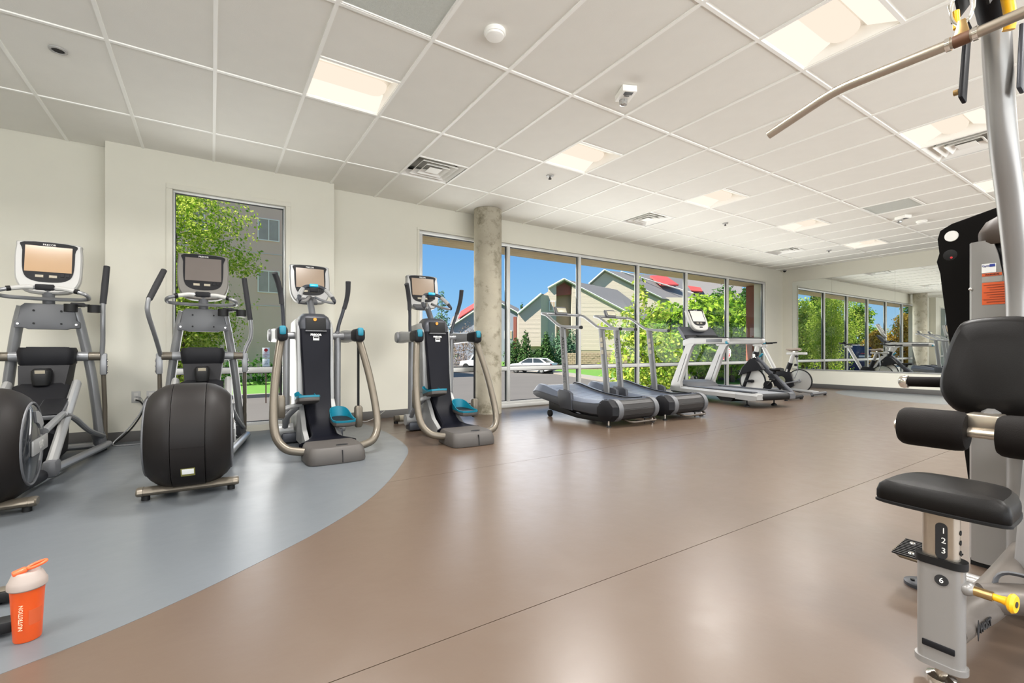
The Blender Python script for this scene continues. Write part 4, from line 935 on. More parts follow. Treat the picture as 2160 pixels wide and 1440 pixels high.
    for s in (-1, 1):
        obj('pivot_tube', MB().cyl((s * 0.165, 1.85, 0.872), (s * 0.25, 1.85, 0.872), 0.043, 18), m_silver, t)
        obj('pivot_tube', MB().cyl((s * 0.252, 1.85, 0.872), (s * 0.33, 1.85, 0.872), 0.039, 18), m_bronze, t)
        obj('upright', MB().tube(spline([(s * 0.315, 1.94, 0.05), (s * 0.30, 1.93, 0.3), (s * 0.255, 1.90, 0.75), (s * 0.20, 1.84, 1.12), (s * 0.165, 1.82, 1.30)], 5), 0.037, 12, ry=0.05), m_silver, t)
        obj('upright_shoe', MB().tube([(s * 0.318, 1.94, 0.06), (s * 0.302, 1.93, 0.16)], 0.05, 12, ry=0.06), m_grey, t)
    pl = obj('bracket_plate', MB().prism([(-0.205, 1.12), (-0.14, 1.115), (-0.12, 1.105), (0.12, 1.105), (0.14, 1.115), (0.205, 1.12), (0.205, 1.17), (0.18, 1.19), (0.165, 1.30), (0.14, 1.325), (-0.14, 1.325), (-0.165, 1.30), (-0.18, 1.19), (-0.205, 1.17)], 'xz', 1.755, 1.80, 0.008), m_grey, t)
    for x, z in ((-0.085, 1.265), (0.085, 1.265), (-0.085, 1.155), (0.085, 1.155), (-0.18, 1.15), (0.18, 1.15)): obj('bolt', MB().cyl((x, 1.756, z), (x, 1.749, z), 0.008, 8), m_black if abs(x) < 0.1 else m_chrome, pl)
    obj('console_neck', MB().tube([(0, 1.80, 1.31), (0, 1.78, 1.45)], 0.04, 12, ry=0.03), m_grey, t)
    console(t, (0, 1.82, 1.64), math.radians(10), 0.42, 0.45, shell, scr)
    # fixed handlebar under console
    hbp = [(-0.06, 1.66, 1.45), (-0.15, 1.63, 1.44), (-0.25, 1.60, 1.41), (-0.275, 1.64, 1.385), (-0.25, 1.70, 1.37), (-0.1, 1.74, 1.365), (0, 1.75, 1.365), (0.1, 1.74, 1.365), (0.25, 1.70, 1.37), (0.275, 1.64, 1.385), (0.25, 1.60, 1.41), (0.15, 1.63, 1.44), (0.06, 1.66, 1.45)]
    fx = obj('fixed_handlebar', MB().tube(spline(hbp, 4), 0.016, 10), m_silver, t)
    for s in (-1, 1): obj('pulse_grip', MB().tube(spline([(s * 0.07, 1.655, 1.45), (s * 0.12, 1.64, 1.447), (s * 0.19, 1.617, 1.43)], 4), 0.02, 10), m_white, fx); obj('grip_end', MB().tube([(s * 0.192, 1.616, 1.43), (s * 0.215, 1.608, 1.425)], 0.0215, 10), m_black, fx)
    obj('key_pod', MB().box((0, 1.655, 1.455), (0.12, 0.03, 0.05), bev=0.012), m_dark, fx)
    cu = obj('cup_holder', MB().box((0.205, 1.66, 1.32), (0.09, 0.07, 0.035), bev=0.008), m_black, t)
    for x in (0.165, 0.315):
        obj('cup_ring', MB().lathe([(0.045, -0.045), (0.045, 0.02), (0.038, 0.02), (0.036, -0.045)], (x, 1.62, 1.30), (0, 0, 1), 16), m_black, cu)
    obj('cup_base', MB().lathe([(0.034, 0), (0.034, 0.004)], (0.315, 1.62, 1.252), n=14), m_bronze, cu); obj('cup_link', MB().box((0.26, 1.63, 1.315), (0.05, 0.03, 0.02)), m_black, cu)
    # moving arms
    for s, (up, grip) in zip((-1, 1), arms):
        a = obj('swing_arm', MB().tube(spline([(s * 0.338, 1.85, 0.872)] + up, 5), 0.0185, 12), m_silver, t)
        obj('hand_grip', MB().tube([grip[0], tuple((p + q) / 2 for p, q in zip(grip[0], grip[1])), grip[1]], [0.024, 0.026, 0.024], 12), m_grip, a)
        br = obj('arm_bracket', MB().box((s * 0.350, 1.855, 0.80), (0.05, 0.05, 0.20), bev=0.012), m_silver, t); obj('bracket_face', MB().box((s * 0.372, 1.85, 0.78), (0.008, 0.036, 0.14), bev=0.003), m_gunmetal, br)
        for z in (0.83, 0.78, 0.73): obj('bolt', MB().cyl((s * 0.374, 1.85, z), (s * 0.382, 1.85, z), 0.011, 8), m_chrome, br)
        obj('lower_arm', MB().tube([(s * 0.348, 1.86, 0.72), (s * 0.352, 1.92, 0.40), (s * 0.35, 1.955, 0.10)], 0.018, 12), m_bronze, t)
    for s, (py, pz_) in zip((-1, 1), pedals):
        p = obj('pedal', MB().box((s * 0.125, py, pz_), (0.16, 0.36, 0.035), rot=(0.28, 0, 0), bev=0.012), m_grey, t)
        obj('pedal_pad', MB().box((s * 0.125, py - 0.006, pz_ + 0.02), (0.14, 0.33, 0.01), rot=(0.28, 0, 0), bev=0.004), m_dark, p)
        obj('pedal_link', MB().tube(spline([(s * 0.21, py - 0.10, pz_ - 0.03), (s * 0.235, py + 0.15, pz_ - 0.10), (s * 0.29, 1.55, 0.24), (s * 0.34, 1.93, 0.13)], 4), 0.021, 10), m_silver, t)
        obj('crank_link', MB().tube([(s * 0.20, py - 0.1, pz_ - 0.03), (s * 0.22, 0.42, 0.40)], 0.022, 10), m_silver, t)
    return t
elliptical('black drum elliptical with backlit grey console, centred in front of the tall window', (-0.115, 3.61, 0), math.radians(-1.6),
           ([[(-0.355, 1.62, 1.05), (-0.385, 1.44, 1.24), (-0.385, 1.42, 1.33), (-0.375, 1.43, 1.38)], ((-0.375, 1.43, 1.37), (-0.29, 1.60, 1.65))], [[(0.365, 1.85, 0.97), (0.402, 1.86, 1.06), (0.405, 1.87, 1.18), (0.398, 1.87, 1.25)], ((0.398, 1.87, 1.24), (0.345, 1.90, 1.67))]),
           ((1.05, 0.34), (1.25, 0.48)), m_scr, P('console_shell_backlit', (108, 105, 100), 0.4))  # shell colour darkened to stand for backlight
elliptical('black drum elliptical with white console shell at the left edge of the room', (-1.112, 3.73, 0), math.radians(2.1),
           ([[(-0.355, 1.62, 1.05), (-0.385, 1.44, 1.24), (-0.385, 1.42, 1.33), (-0.375, 1.43, 1.38)], ((-0.375, 1.43, 1.37), (-0.29, 1.60, 1.65))], [[(0.348, 1.82, 1.0), (0.352, 1.79, 1.15), (0.352, 1.79, 1.28), (0.352, 1.80, 1.36)], ((0.352, 1.80, 1.35), (0.372, 1.86, 1.70))]),
           ((1.0, 0.32), (1.18, 0.47)), m_scr_refl, m_white)

def amt(label, loc, rz, grp='teal-trimmed motion trainers'):
    t = thing('motion_trainer', label, 'elliptical', loc, rz, grp)
    # step pad
    o0 = [(-0.20, 0.02), (-0.10, 0.0), (0.10, 0.0), (0.20, 0.02), (0.235, 0.10), (0.23, 0.36), (0.17, 0.42), (-0.17, 0.42), (-0.23, 0.36), (-0.235, 0.10)]
    o0 = [(p.x, p.y) for p in spline([(x, y, 0) for x, y in o0], 3, closed=True)]
    pd = obj('step_pad', MB().loft([[(x * k, 0.21 + (y - 0.21) * k + dy, z) for x, y in o0] for z, k, dy in ((0.004, 0.985, 0), (0.02, 1.0, 0), (0.07, 0.985, 0.003), (0.115, 0.93, 0.01), (0.132, 0.86, 0.015))]), m_pad, t)
    obj('pad_groove', MB().box((0.03, 0.008, 0.06), (0.006, 0.02, 0.10), rot=(-0.12, 0, 0)), m_dark, pd); obj('grip_recess', MB().lathe([(0.05, 0.0), (0.048, 0.003)], (0.05, 0.12, 0.132), n=20, sy=0.5), m_dark, pd)
    # front panel flowing into the spine
    sec = [(0.24, 0.40, 0.118, 0.0, 1), (0.15, 0.50, 0.13, 0.0, 1), (0.105, 0.60, 0.15, 0.05, 1), (0.10, 0.72, 0.21, 0.05, 0.8), (0.115, 0.83, 0.32, 0.05, 0.4), (0.122, 0.90, 0.46, 0.05, 0.15), (0.128, 0.945, 0.70, 0.05, 0.05), (0.138, 0.985, 0.95, 0.05, 0.05), (0.142, 1.01, 1.14, 0.05, 0.05)]
    obj('front_panel', MB().loft([[(-w, y, z), (-w * 0.9, y - 0.012, z + 0.012 * f), (w * 0.9, y - 0.012, z + 0.012 * f), (w, y, z), (w, y + 0.05 * (1 - f) + 0.005, z - 0.05 * f - 0.002), (-w, y + 0.05 * (1 - f) + 0.005, z - 0.05 * f - 0.002)] for w, y, z, _, f in sec]), m_navy, t)
    obj('spine_beam', MB().box((0, 0.62, 0.06), (0.14, 0.60, 0.09), bev=0.02), m_gunmetal, t)
    for s in (-1, 1):
        obj('side_skirt', MB().prism([(0.60, 0.04), (0.62, 0.10), (0.78, 0.20), (0.90, 0.36), (0.96, 0.42), (1.42, 0.42), (1.46, 0.04)], 'yz', min(s * 0.125, s * 0.165), max(s * 0.125, s * 0.165), 0.012), m_white if s > 0 else m_gunmetal, t) if False else obj('side_skirt', MB().loft([[(s * x, y, z) for y, z in ((0.52, 0.035), (0.54, 0.09), (0.74, 0.19), (0.86, 0.34), (0.95, 0.44), (1.42, 0.44), (1.48, 0.035))] for x in (0.125, 0.165)]), m_lsilver, t)
        obj('side_shroud', MB().loft([[(s * x * k, 1.2 + (y - 1.2) * k, 0.82 + (z - 0.82) * k) for y, z in ((0.98, 0.44), (1.0, 0.8), (1.035, 1.16), (1.12, 1.24), (1.40, 1.22), (1.50, 0.95), (1.52, 0.44))] for x, k in ((0.10, 1.0), (0.165, 1.0), (0.18, 0.96))]), m_lsilver, t)
    hd_ = obj('hood', MB().loft([[(x, y, z) for x, y in rrect(w, dd, 0.06, 4, 0, cy)] for w, dd, cy, z in ((0.30, 0.26, 1.13, 1.10), (0.305, 0.27, 1.13, 1.20), (0.27, 0.25, 1.14, 1.26), (0.20, 0.20, 1.16, 1.295))]), m_gunmetal, t)
    obj('hood_tray', MB().box((0, 0.992, 1.185), (0.19, 0.02, 0.13), rot=(-0.12, 0, 0), bev=0.008), m_black, hd_)
    obj('tray_lip', MB().box((0, 0.985, 1.118), (0.20, 0.025, 0.016), bev=0.006), m_grey, hd_)
    obj('warning_dot', MB().lathe([(0.016, 0), (0.016, 0.003)], (-0.01, 0.981, 1.232), (0, -1, 0), 14), P('orange_dot', (226, 140, 40), 0.5), hd_)
    lettering('PRECOR', 0.027, m_wprint, t, face_mat((0.0, 0.985, 1.08), (0, -1, 0.12)), bold=0.001)
    obj('panel_sticker', MB().box((0.0, 0.978, 1.045), (0.055, 0.003, 0.038)), m_wprint, t); obj('sticker_print', MB().box((0.0, 0.976, 1.053), (0.045, 0.003, 0.014)), m_ink, t)
    obj('base_box', MB().box((0, 1.32, 0.20), (0.25, 0.42, 0.36), bev=0.02), m_gunmetal, t)
    fb = obj('front_foot_bar', MB().tube([(-0.26, 1.78, 0.06), (0.26, 1.78, 0.06)], 0.04, 14), m_bronze, t)
    for s in (-1, 1): obj('rubber_foot', MB().cyl((s * 0.24, 1.78, 0), (s * 0.24, 1.78, 0.03), 0.028, 12), m_black, fb); obj('foot_label', MB().tube([(s * 0.14, 1.78, 0.06), (s * 0.2, 1.78, 0.06)], 0.0408, 14), m_key, fb)
    obj('front_beam', MB().box((0, 1.64, 0.07), (0.12, 0.30, 0.07), bev=0.015), m_gunmetal, t)
    obj('pivot_crossbar', MB().cyl((-0.31, 1.16, 1.075), (0.31, 1.16, 1.075), 0.037, 18), m_silver, t)
    for s in (-1, 1):
        obj('support_tube', MB().tube([(s * 0.245, 1.19, 0.16), (s * 0.245, 1.17, 1.06)], 0.034, 14, ry=0.045), m_silver, t)
        obj('base_knuckle', MB().lathe([(0.02, -0.07), (0.065, -0.065), (0.065, 0.065), (0.02, 0.07)], (s * 0.25, 1.18, 0.13), (1, 0, 0), 20), m_lsilver, t)
        obj('outrigger', MB().box((s * 0.20, 1.18, 0.06), (0.18, 0.16, 0.10), bev=0.02), m_gunmetal, t)
        sh = obj('shoulder_arm', MB().loft([[(s * 0.34 + x, y, 1.075 + z) for x, z in rrect(w, h, min(w, h) * 0.35, 3)] for w, h, y in ((0.05, 0.08, 1.36), (0.075, 0.13, 1.33), (0.08, 0.135, 1.22), (0.075, 0.115, 1.0), (0.075, 0.11, 0.84))]), m_silver, t)
        obj('shoulder_end', MB().loft([[(s * 0.34 + x, y, 1.075 + z) for x, z in rrect(w, h, 0.03, 3)] for w, h, y in ((0.078, 0.115, 0.84), (0.088, 0.125, 0.80), (0.092, 0.13, 0.66), (0.085, 0.12, 0.63), (0.06, 0.09, 0.62))]), m_dark, sh)
        obj('teal_cap', MB().box((s * 0.34, 0.634, 1.105), (0.056, 0.05, 0.082), bev=0.016), m_teal, sh)
        obj('pivot_disc', MB().lathe([(0.06, 0.0), (0.066, 0.012), (0.055, 0.03), (0.02, 0.034)], (s * 0.368, 1.27, 1.075), (s, 0, 0), 22), m_silver, sh)
        obj('guard_rail', MB().tube(spline([(s * 0.345, 0.70, 1.03), (s * 0.365, 0.66, 0.93), (s * 0.405, 0.56, 0.68), (s * 0.43, 0.46, 0.42), (s * 0.425, 0.37, 0.22), (s * 0.36, 0.29, 0.115), (s * 0.26, 0.25, 0.085), (s * 0.20, 0.24, 0.08)], 5), 0.034, 14), m_bronze, t)
    for s, zt, py, pz_, px_ in ((-1, 0.50, 0.80, 0.45, -0.12), (1, 0.36, 0.64, 0.26, 0.165)):
        obj('piston_rod', MB().cyl((s * 0.345, 0.73, 1.03), (s * 0.345, 0.73, zt), 0.012, 10), m_black, t)
        bt = obj('foot_link', MB().loft([[(s * 0.345 + x, 0.73 + y, z) for x, y in rrect(w, w * 1.15, w * 0.3, 3)] for w, z in ((0.05, zt + 0.02), (0.072, zt), (0.076, zt - 0.08), (0.072, zt - 0.17), (0.05, zt - 0.19))]), m_bronze, t)
        obj('link_arm', MB().tube(spline([(s * 0.345, 0.74, zt - 0.12), (s * 0.28, 0.76, pz_ - 0.05), (px_ + s * 0.05, py + 0.02, pz_ - 0.035)], 4), 0.03, 10, ry=0.022), m_lsilver, bt)
        obj('swing_link', MB().tube(spline([(s * 0.26, 1.14, 0.16), (s * 0.25, 1.02, pz_ * 0.5 + 0.06), (px_ + s * 0.03, py + 0.12, pz_ - 0.045)], 4), 0.028, 10, ry=0.02), m_silver, t)
        tilt = -0.20 if s < 0 else 0.05
        def T(x, y, z, tilt=tilt, px_=px_, py=py, pz_=pz_):
            c, q = math.cos(tilt), math.sin(tilt); return (px_ + x, py + y * c - z * q, pz_ + y * q + z * c)
        ol = [(p.x, p.y) for p in spline([(-0.085, -0.17, 0), (0.085, -0.17, 0), (0.095, 0.0, 0), (0.075, 0.14, 0), (0.0, 0.18, 0), (-0.075, 0.14, 0), (-0.095, 0.0, 0)], 3, closed=True)]
        pdl = obj('pedal', MB().loft([[T(x * k, y * k, z) for x, y in ol] for z, k in ((-0.03, 0.86), (-0.02, 0.97), (0.0, 1.0), (0.012, 0.98))]), m_pad, t)
        rim = [T(x, y, 0.012 + max(0, (y + 0.02)) * 0.28) for x, y in ol]
        obj('pedal_rim', MB().loft([[T(x * k, y * k, 0.012 + h * max(0.06, (y + 0.08) * 1.2)) for x, y in ol] for k, h in ((1.0, 0.0), (1.02, 0.32), (0.97, 0.32), (0.93, 0.0))], caps=False), m_teal, pdl)
        obj('pedal_tread', MB().loft([[T(x * 0.90, y * 0.90, z) for x, y in ol] for z in (0.0118, 0.016)]), m_dark, pdl)
    # neck, handlebars, console
    obj('console_neck', MB().tube([(0, 1.17, 1.27), (0, 1.24, 1.36), (0, 1.36, 1.48)], 0.033, 12), m_grey, t)
    fx = obj('fixed_handlebar', MB().tube(spline([(-0.155, 1.02, 1.345), (-0.165, 1.05, 1.37), (-0.145, 1.12, 1.43), (-0.10, 1.20, 1.50), (-0.05, 1.24, 1.525), (0.05, 1.24, 1.525), (0.10, 1.20, 1.50), (0.145, 1.12, 1.43), (0.165, 1.05, 1.37), (0.155, 1.02, 1.345)], 4), 0.019, 10), m_gunmetal, t)
    for s in (-1, 1): obj('pulse_grip', MB().tube(spline([(s * 0.112, 1.185, 1.487), (s * 0.14, 1.13, 1.44), (s * 0.158, 1.085, 1.40)], 4), 0.0225, 10), m_lsilver, fx); obj('lower_loop', MB().tube(spline([(s * 0.155, 1.02, 1.345), (s * 0.12, 1.06, 1.35), (s * 0.07, 1.18, 1.38), (s * 0.03, 1.30, 1.42)], 4), 0.014, 8), m_silver, fx)
    obj('teal_key', MB().box((0, 1.222, 1.532), (0.085, 0.03, 0.035), rot=(-0.5, 0, 0), bev=0.01), P('teal_key', (40, 160, 200), 0.3), fx); obj('key_box', MB().box((0, 1.235, 1.49), (0.09, 0.04, 0.05), bev=0.01), m_dark, fx)
    fx.location = (0.02, 0.0, 0.065)
    console(t, (0.045, 1.60, 1.655), math.radians(10), 0.41, 0.43, m_lsilver, P('screen_tan_reflection', (140, 122, 104), 0.2, var=0.1, scale=3))  # tan screen colour stands for light reflected on the glass
    obj('console_bracket', MB().box((0, 1.52, 1.47), (0.2, 0.18, 0.04), rot=(0.4, 0, 0), bev=0.012), m_grey, t)
    for s, pts, g in ((-1, [(-0.265, 1.16, 1.08), (-0.275, 1.14, 1.2), (-0.285, 1.11, 1.33), (-0.295, 1.09, 1.40)], [(-0.295, 1.09, 1.38), (-0.305, 1.07, 1.47), (-0.335, 1.02, 1.58), (-0.37, 0.97, 1.66)]), (1, [(0.235, 1.16, 1.08), (0.255, 1.15, 1.2), (0.285, 1.13, 1.31), (0.30, 1.12, 1.38)], [(0.30, 1.12, 1.36), (0.32, 1.10, 1.45), (0.325, 1.06, 1.54), (0.318, 1.02, 1.64)])):
        a = obj('swing_handle', MB().tube(spline(pts, 4), 0.018, 10), m_gunmetal, t)
        obj('hand_grip', MB().tube(spline(g, 4), [0.022 + 0.004 * k / 12 for k in range(13)], 10, ry=[0.019] * 13), m_grip, a); obj('handle_boot', MB().tube([pts[0], tuple(p * 0.6 + q * 0.4 for p, q in zip(pts[0], pts[1]))], [0.034, 0.022], 12), m_grey, a)
    return t
amt('teal-trimmed upright motion trainer standing wholly on the blue floor beside the tall window', (0.87, 3.91, 0), 0.0)
amt('teal-trimmed upright motion trainer on tan floor in front of the concrete column', (2.135, 3.90, 0), math.radians(-2))
# ------------------------------------------------------------------ treadmills
m_belt = P('belt_slat', (62, 68, 80), 0.32, var=0.08)
m_roller = P('slat_dark', (34, 32, 32), 0.5, var=0.08)
def curved_treadmill(label, loc):
    t = thing('curved_treadmill', label, 'treadmill', loc, 0, 'curved treadmills')
    top = [(1.50, 0.40), (1.44, 0.435), (1.32, 0.425), (1.05, 0.365), (0.75, 0.315), (0.45, 0.295), (0.22, 0.305), (0.10, 0.325)]
    bot = [(0.06, 0.10), (0.30, 0.085), (0.65, 0.115), (1.0, 0.175), (1.25, 0.245), (1.42, 0.315)]
    for s in (-1, 1):
        obj('side_fairing', MB().loft([[(s * x, y, 0.22 + (z - 0.22) * k) for y, z in top + bot] for x, k in ((0.315, 1.0), (0.36, 1.0), (0.425, 0.62), (0.43, 0.4))]), m_gunmetal if s < 0 else m_grey, t)
        obj('top_cover', MB().loft([[(s * 0.315, y, z + 0.004), (s * 0.365, y, z + 0.002), (s * 0.43, y, 0.22 + (z - 0.22) * 0.60), (s * 0.43, y, 0.22 + (z - 0.22) * 0.54), (s * 0.36, y, z - 0.012), (s * 0.315, y, z - 0.01)] for y, z in top]), P('fairing_blue_grey', (70, 75, 86), 0.38, metal=0.2), t)
        obj('upright', MB().tube([(s * 0.375, 0.79, 0.28), (s * 0.365, 0.90, 1.235)], 0.022, 4, ry=0.055, up=(1, 0, 0)) if False else MB().loft([[(s * 0.375 + x + dx, y + dy, z) for x, y in rrect(0.045, 0.095, 0.012, 2)] for dx, dy, z in ((0, 0.79, 0.26), (-s * 0.012, 0.90, 1.235))]), P('upright_grey', (104, 105, 106), 0.4, metal=0.25), t)
        br = obj('upright_bracket', MB().prism([(0.62, 0.14), (0.64, 0.36), (0.70, 0.39), (0.88, 0.40), (0.92, 0.36), (0.90, 0.22), (0.86, 0.15)], 'yz', min(s * 0.395, s * 0.445), max(s * 0.395, s * 0.445), 0.008), m_gunmetal, t)
        obj('base_rail', MB().prism([(0.02, 0.05), (0.02, 0.11), (0.62, 0.10), (1.08, 0.22), (1.16, 0.22), (1.16, 0.10), (1.05, 0.09), (0.55, 0.045)], 'yz', min(s * 0.34, s * 0.40), max(s * 0.34, s * 0.40), 0.004), m_black, t)
        w = obj('transport_wheel', MB().lathe([(0.035, -0.018), (0.047, -0.014), (0.047, 0.014), (0.035, 0.018)], (s * 0.41, 1.12, 0.047), (1, 0, 0), 20), m_black, t)
        f = obj('levelling_foot', MB().cyl((s * 0.39, 0.0, 0.01), (s * 0.39, 0.0, 0.09), 0.009, 10), m_chrome, t); obj('foot_pad', MB().lathe([(0.032, 0), (0.03, 0.012), (0.012, 0.022)], (s * 0.39, 0.0, 0), n=16), m_black, f)
    # belt slats over the curve and round the rear roller
    cv = [Vector((0, y, z)) for y, z in ((1.47, 0.36), (1.44, 0.405), (1.38, 0.412), (1.25, 0.388), (1.0, 0.335), (0.75, 0.295), (0.5, 0.272), (0.3, 0.275), (0.14, 0.300), (0.05, 0.318))]
    path = spline(cv, 8)
    for a in np.linspace(20, 205, 16): path.append(Vector((0, 0.02 - 0.125 * math.sin(math.radians(a)), 0.195 + 0.125 * math.cos(math.radians(a)))))
    L = [0.0]
    for p, q in zip(path[:-1], path[1:]): L.append(L[-1] + (q - p).length)
    step = 0.062; n = int(L[-1] / step)
    sm = MB().bx(-0.312, 0.312, -step * 0.47, step * 0.47, -0.012, 0.0, 0.003).mesh('slat', 0); sm.materials.append(m_belt)
    sm2 = sm.copy(); sm2.materials.clear(); sm2.materials.append(m_roller)
    for k in range(n):
        s_ = (k + 0.5) * step
        i = max(j for j in range(len(L) - 1) if L[j] <= s_); f = (s_ - L[i]) / (L[i + 1] - L[i]); p = path[i].lerp(path[i + 1], f); d = (path[i + 1] - path[i]).normalized()
        o = obj('slat', sm2 if p.y < 0.03 else sm, None, t); o.location = p; o.rotation_euler = (math.atan2(-d.z, -d.y), 0, 0)
    for s in (-1, 1):
        obj('roller_band', MB().lathe([(0.10, 0.313), (0.137, 0.313), (0.138, 0.35), (0.137, 0.385), (0.10, 0.385)] if s > 0 else [(0.10, 0.25), (0.137, 0.25), (0.138, 0.29), (0.137, 0.325), (0.10, 0.325)], (0, 0.02, 0.195), (s, 0, 0), 24), m_grey, t)
        obj('rear_cap', MB().loft([[(s * x, 0.02 + 0.14 * k * math.cos(a) + dy, 0.195 + 0.14 * k * math.sin(a)) for a in np.linspace(0, 2 * PI, 9)[:-1] + PI / 8] for x, k, dy in ((0.386 if s > 0 else 0.326, 0.96, 0.0), (0.40, 0.95, 0.03), (0.425, 0.75, 0.06), (0.432, 0.45, 0.08))]), m_dark, t)
    obj('belly_pan', MB().prism([(0.05, 0.11), (0.4, 0.10), (0.9, 0.17), (1.38, 0.30), (1.38, 0.35), (0.9, 0.25), (0.4, 0.20), (0.05, 0.22)], 'yz', -0.31, 0.31), m_black, t)
    hd = obj('lift_handle', MB().tube(fillet([(-0.16, 0.03, 0.085), (-0.13, -0.09, 0.055), (-0.08, -0.13, 0.05), (0.30, -0.13, 0.05), (0.34, -0.09, 0.06), (0.35, 0.02, 0.10)], 0.05), 0.013, 10), P('handle_bronze', (70, 62, 54), 0.4, metal=0.4), t)
    c = obj('centre_foot', MB().cyl((0.22, -0.02, 0.0), (0.22, -0.02, 0.09), 0.008, 8), m_dark, t); obj('foot_plate', MB().box((0.22, -0.02, 0.075), (0.10, 0.06, 0.014), bev=0.004), m_dark, c)
    # handrail
    pts = [(-0.362, 0.54, 1.225), (-0.362, 0.86, 1.245), (-0.362, 0.98, 1.265), (-0.362, 1.12, 1.35), (-0.362, 1.28, 1.445), (-0.362, 1.40, 1.465), (0.362, 1.40, 1.465), (0.362, 1.28, 1.445), (0.362, 1.12, 1.35), (0.362, 0.98, 1.265), (0.362, 0.86, 1.245), (0.362, 0.54, 1.225)]
    hr = obj('handrail', MB().tube(fillet(pts, 0.10), 0.021, 12), m_silver, t)
    for s in (-1, 1): obj('end_cap', MB().cyl((s * 0.362, 0.515, 1.2235), (s * 0.362, 0.54, 1.225), 0.0225, 12), m_black, hr)
    cn = obj('console', MB().box((0, 1.395, 1.515), (0.22, 0.05, 0.13), rot=(-0.45, 0, 0), bev=0.015), m_grey, t)
    obj('display', MB().box((0, 1.366, 1.525), (0.17, 0.012, 0.075), rot=(-0.45, 0, 0), bev=0.004), P('lcd_green', (164, 160, 140), 0.3), cn); obj('key_row', MB().box((0, 1.385, 1.472), (0.15, 0.01, 0.02), rot=(-0.45, 0, 0)), m_key, cn)
    # lettering running down the outside of the uprights
    def down(s_txt, zc, mt, sx):
        y = 0.79 + (zc - 0.26) * 0.11 / 0.975
        M = face_mat((sx * 0.3985 - sx * 0.012 * (zc - 0.26) / 0.975, y, zc), (sx, 0, 0), (0, sx * 1.0, 0)) 
        lettering(s_txt, 0.078, mt, t, M @ Matrix.Rotation(0, 4, 'Z'), bold=0.0)
    down('ASSAULT', 0.955, m_ink, -1); down('FITNESS', 0.62, m_gunmetal, -1)
    for z in (1.08, 1.0, 0.9): obj('warning_label', MB().box((0.339 + 0.0, 0.79 + (z - 0.26) * 0.113, z), (0.003, 0.05, 0.06), rot=(-0.11, 0, 0)), m_key, t)
    return t
curved_treadmill('curved slatted treadmill nearest the concrete column, in front of its twin', (4.39, 4.0, 0))
curved_treadmill('curved slatted treadmill between its twin and the large white treadmill', (5.42, 4.0, 0))

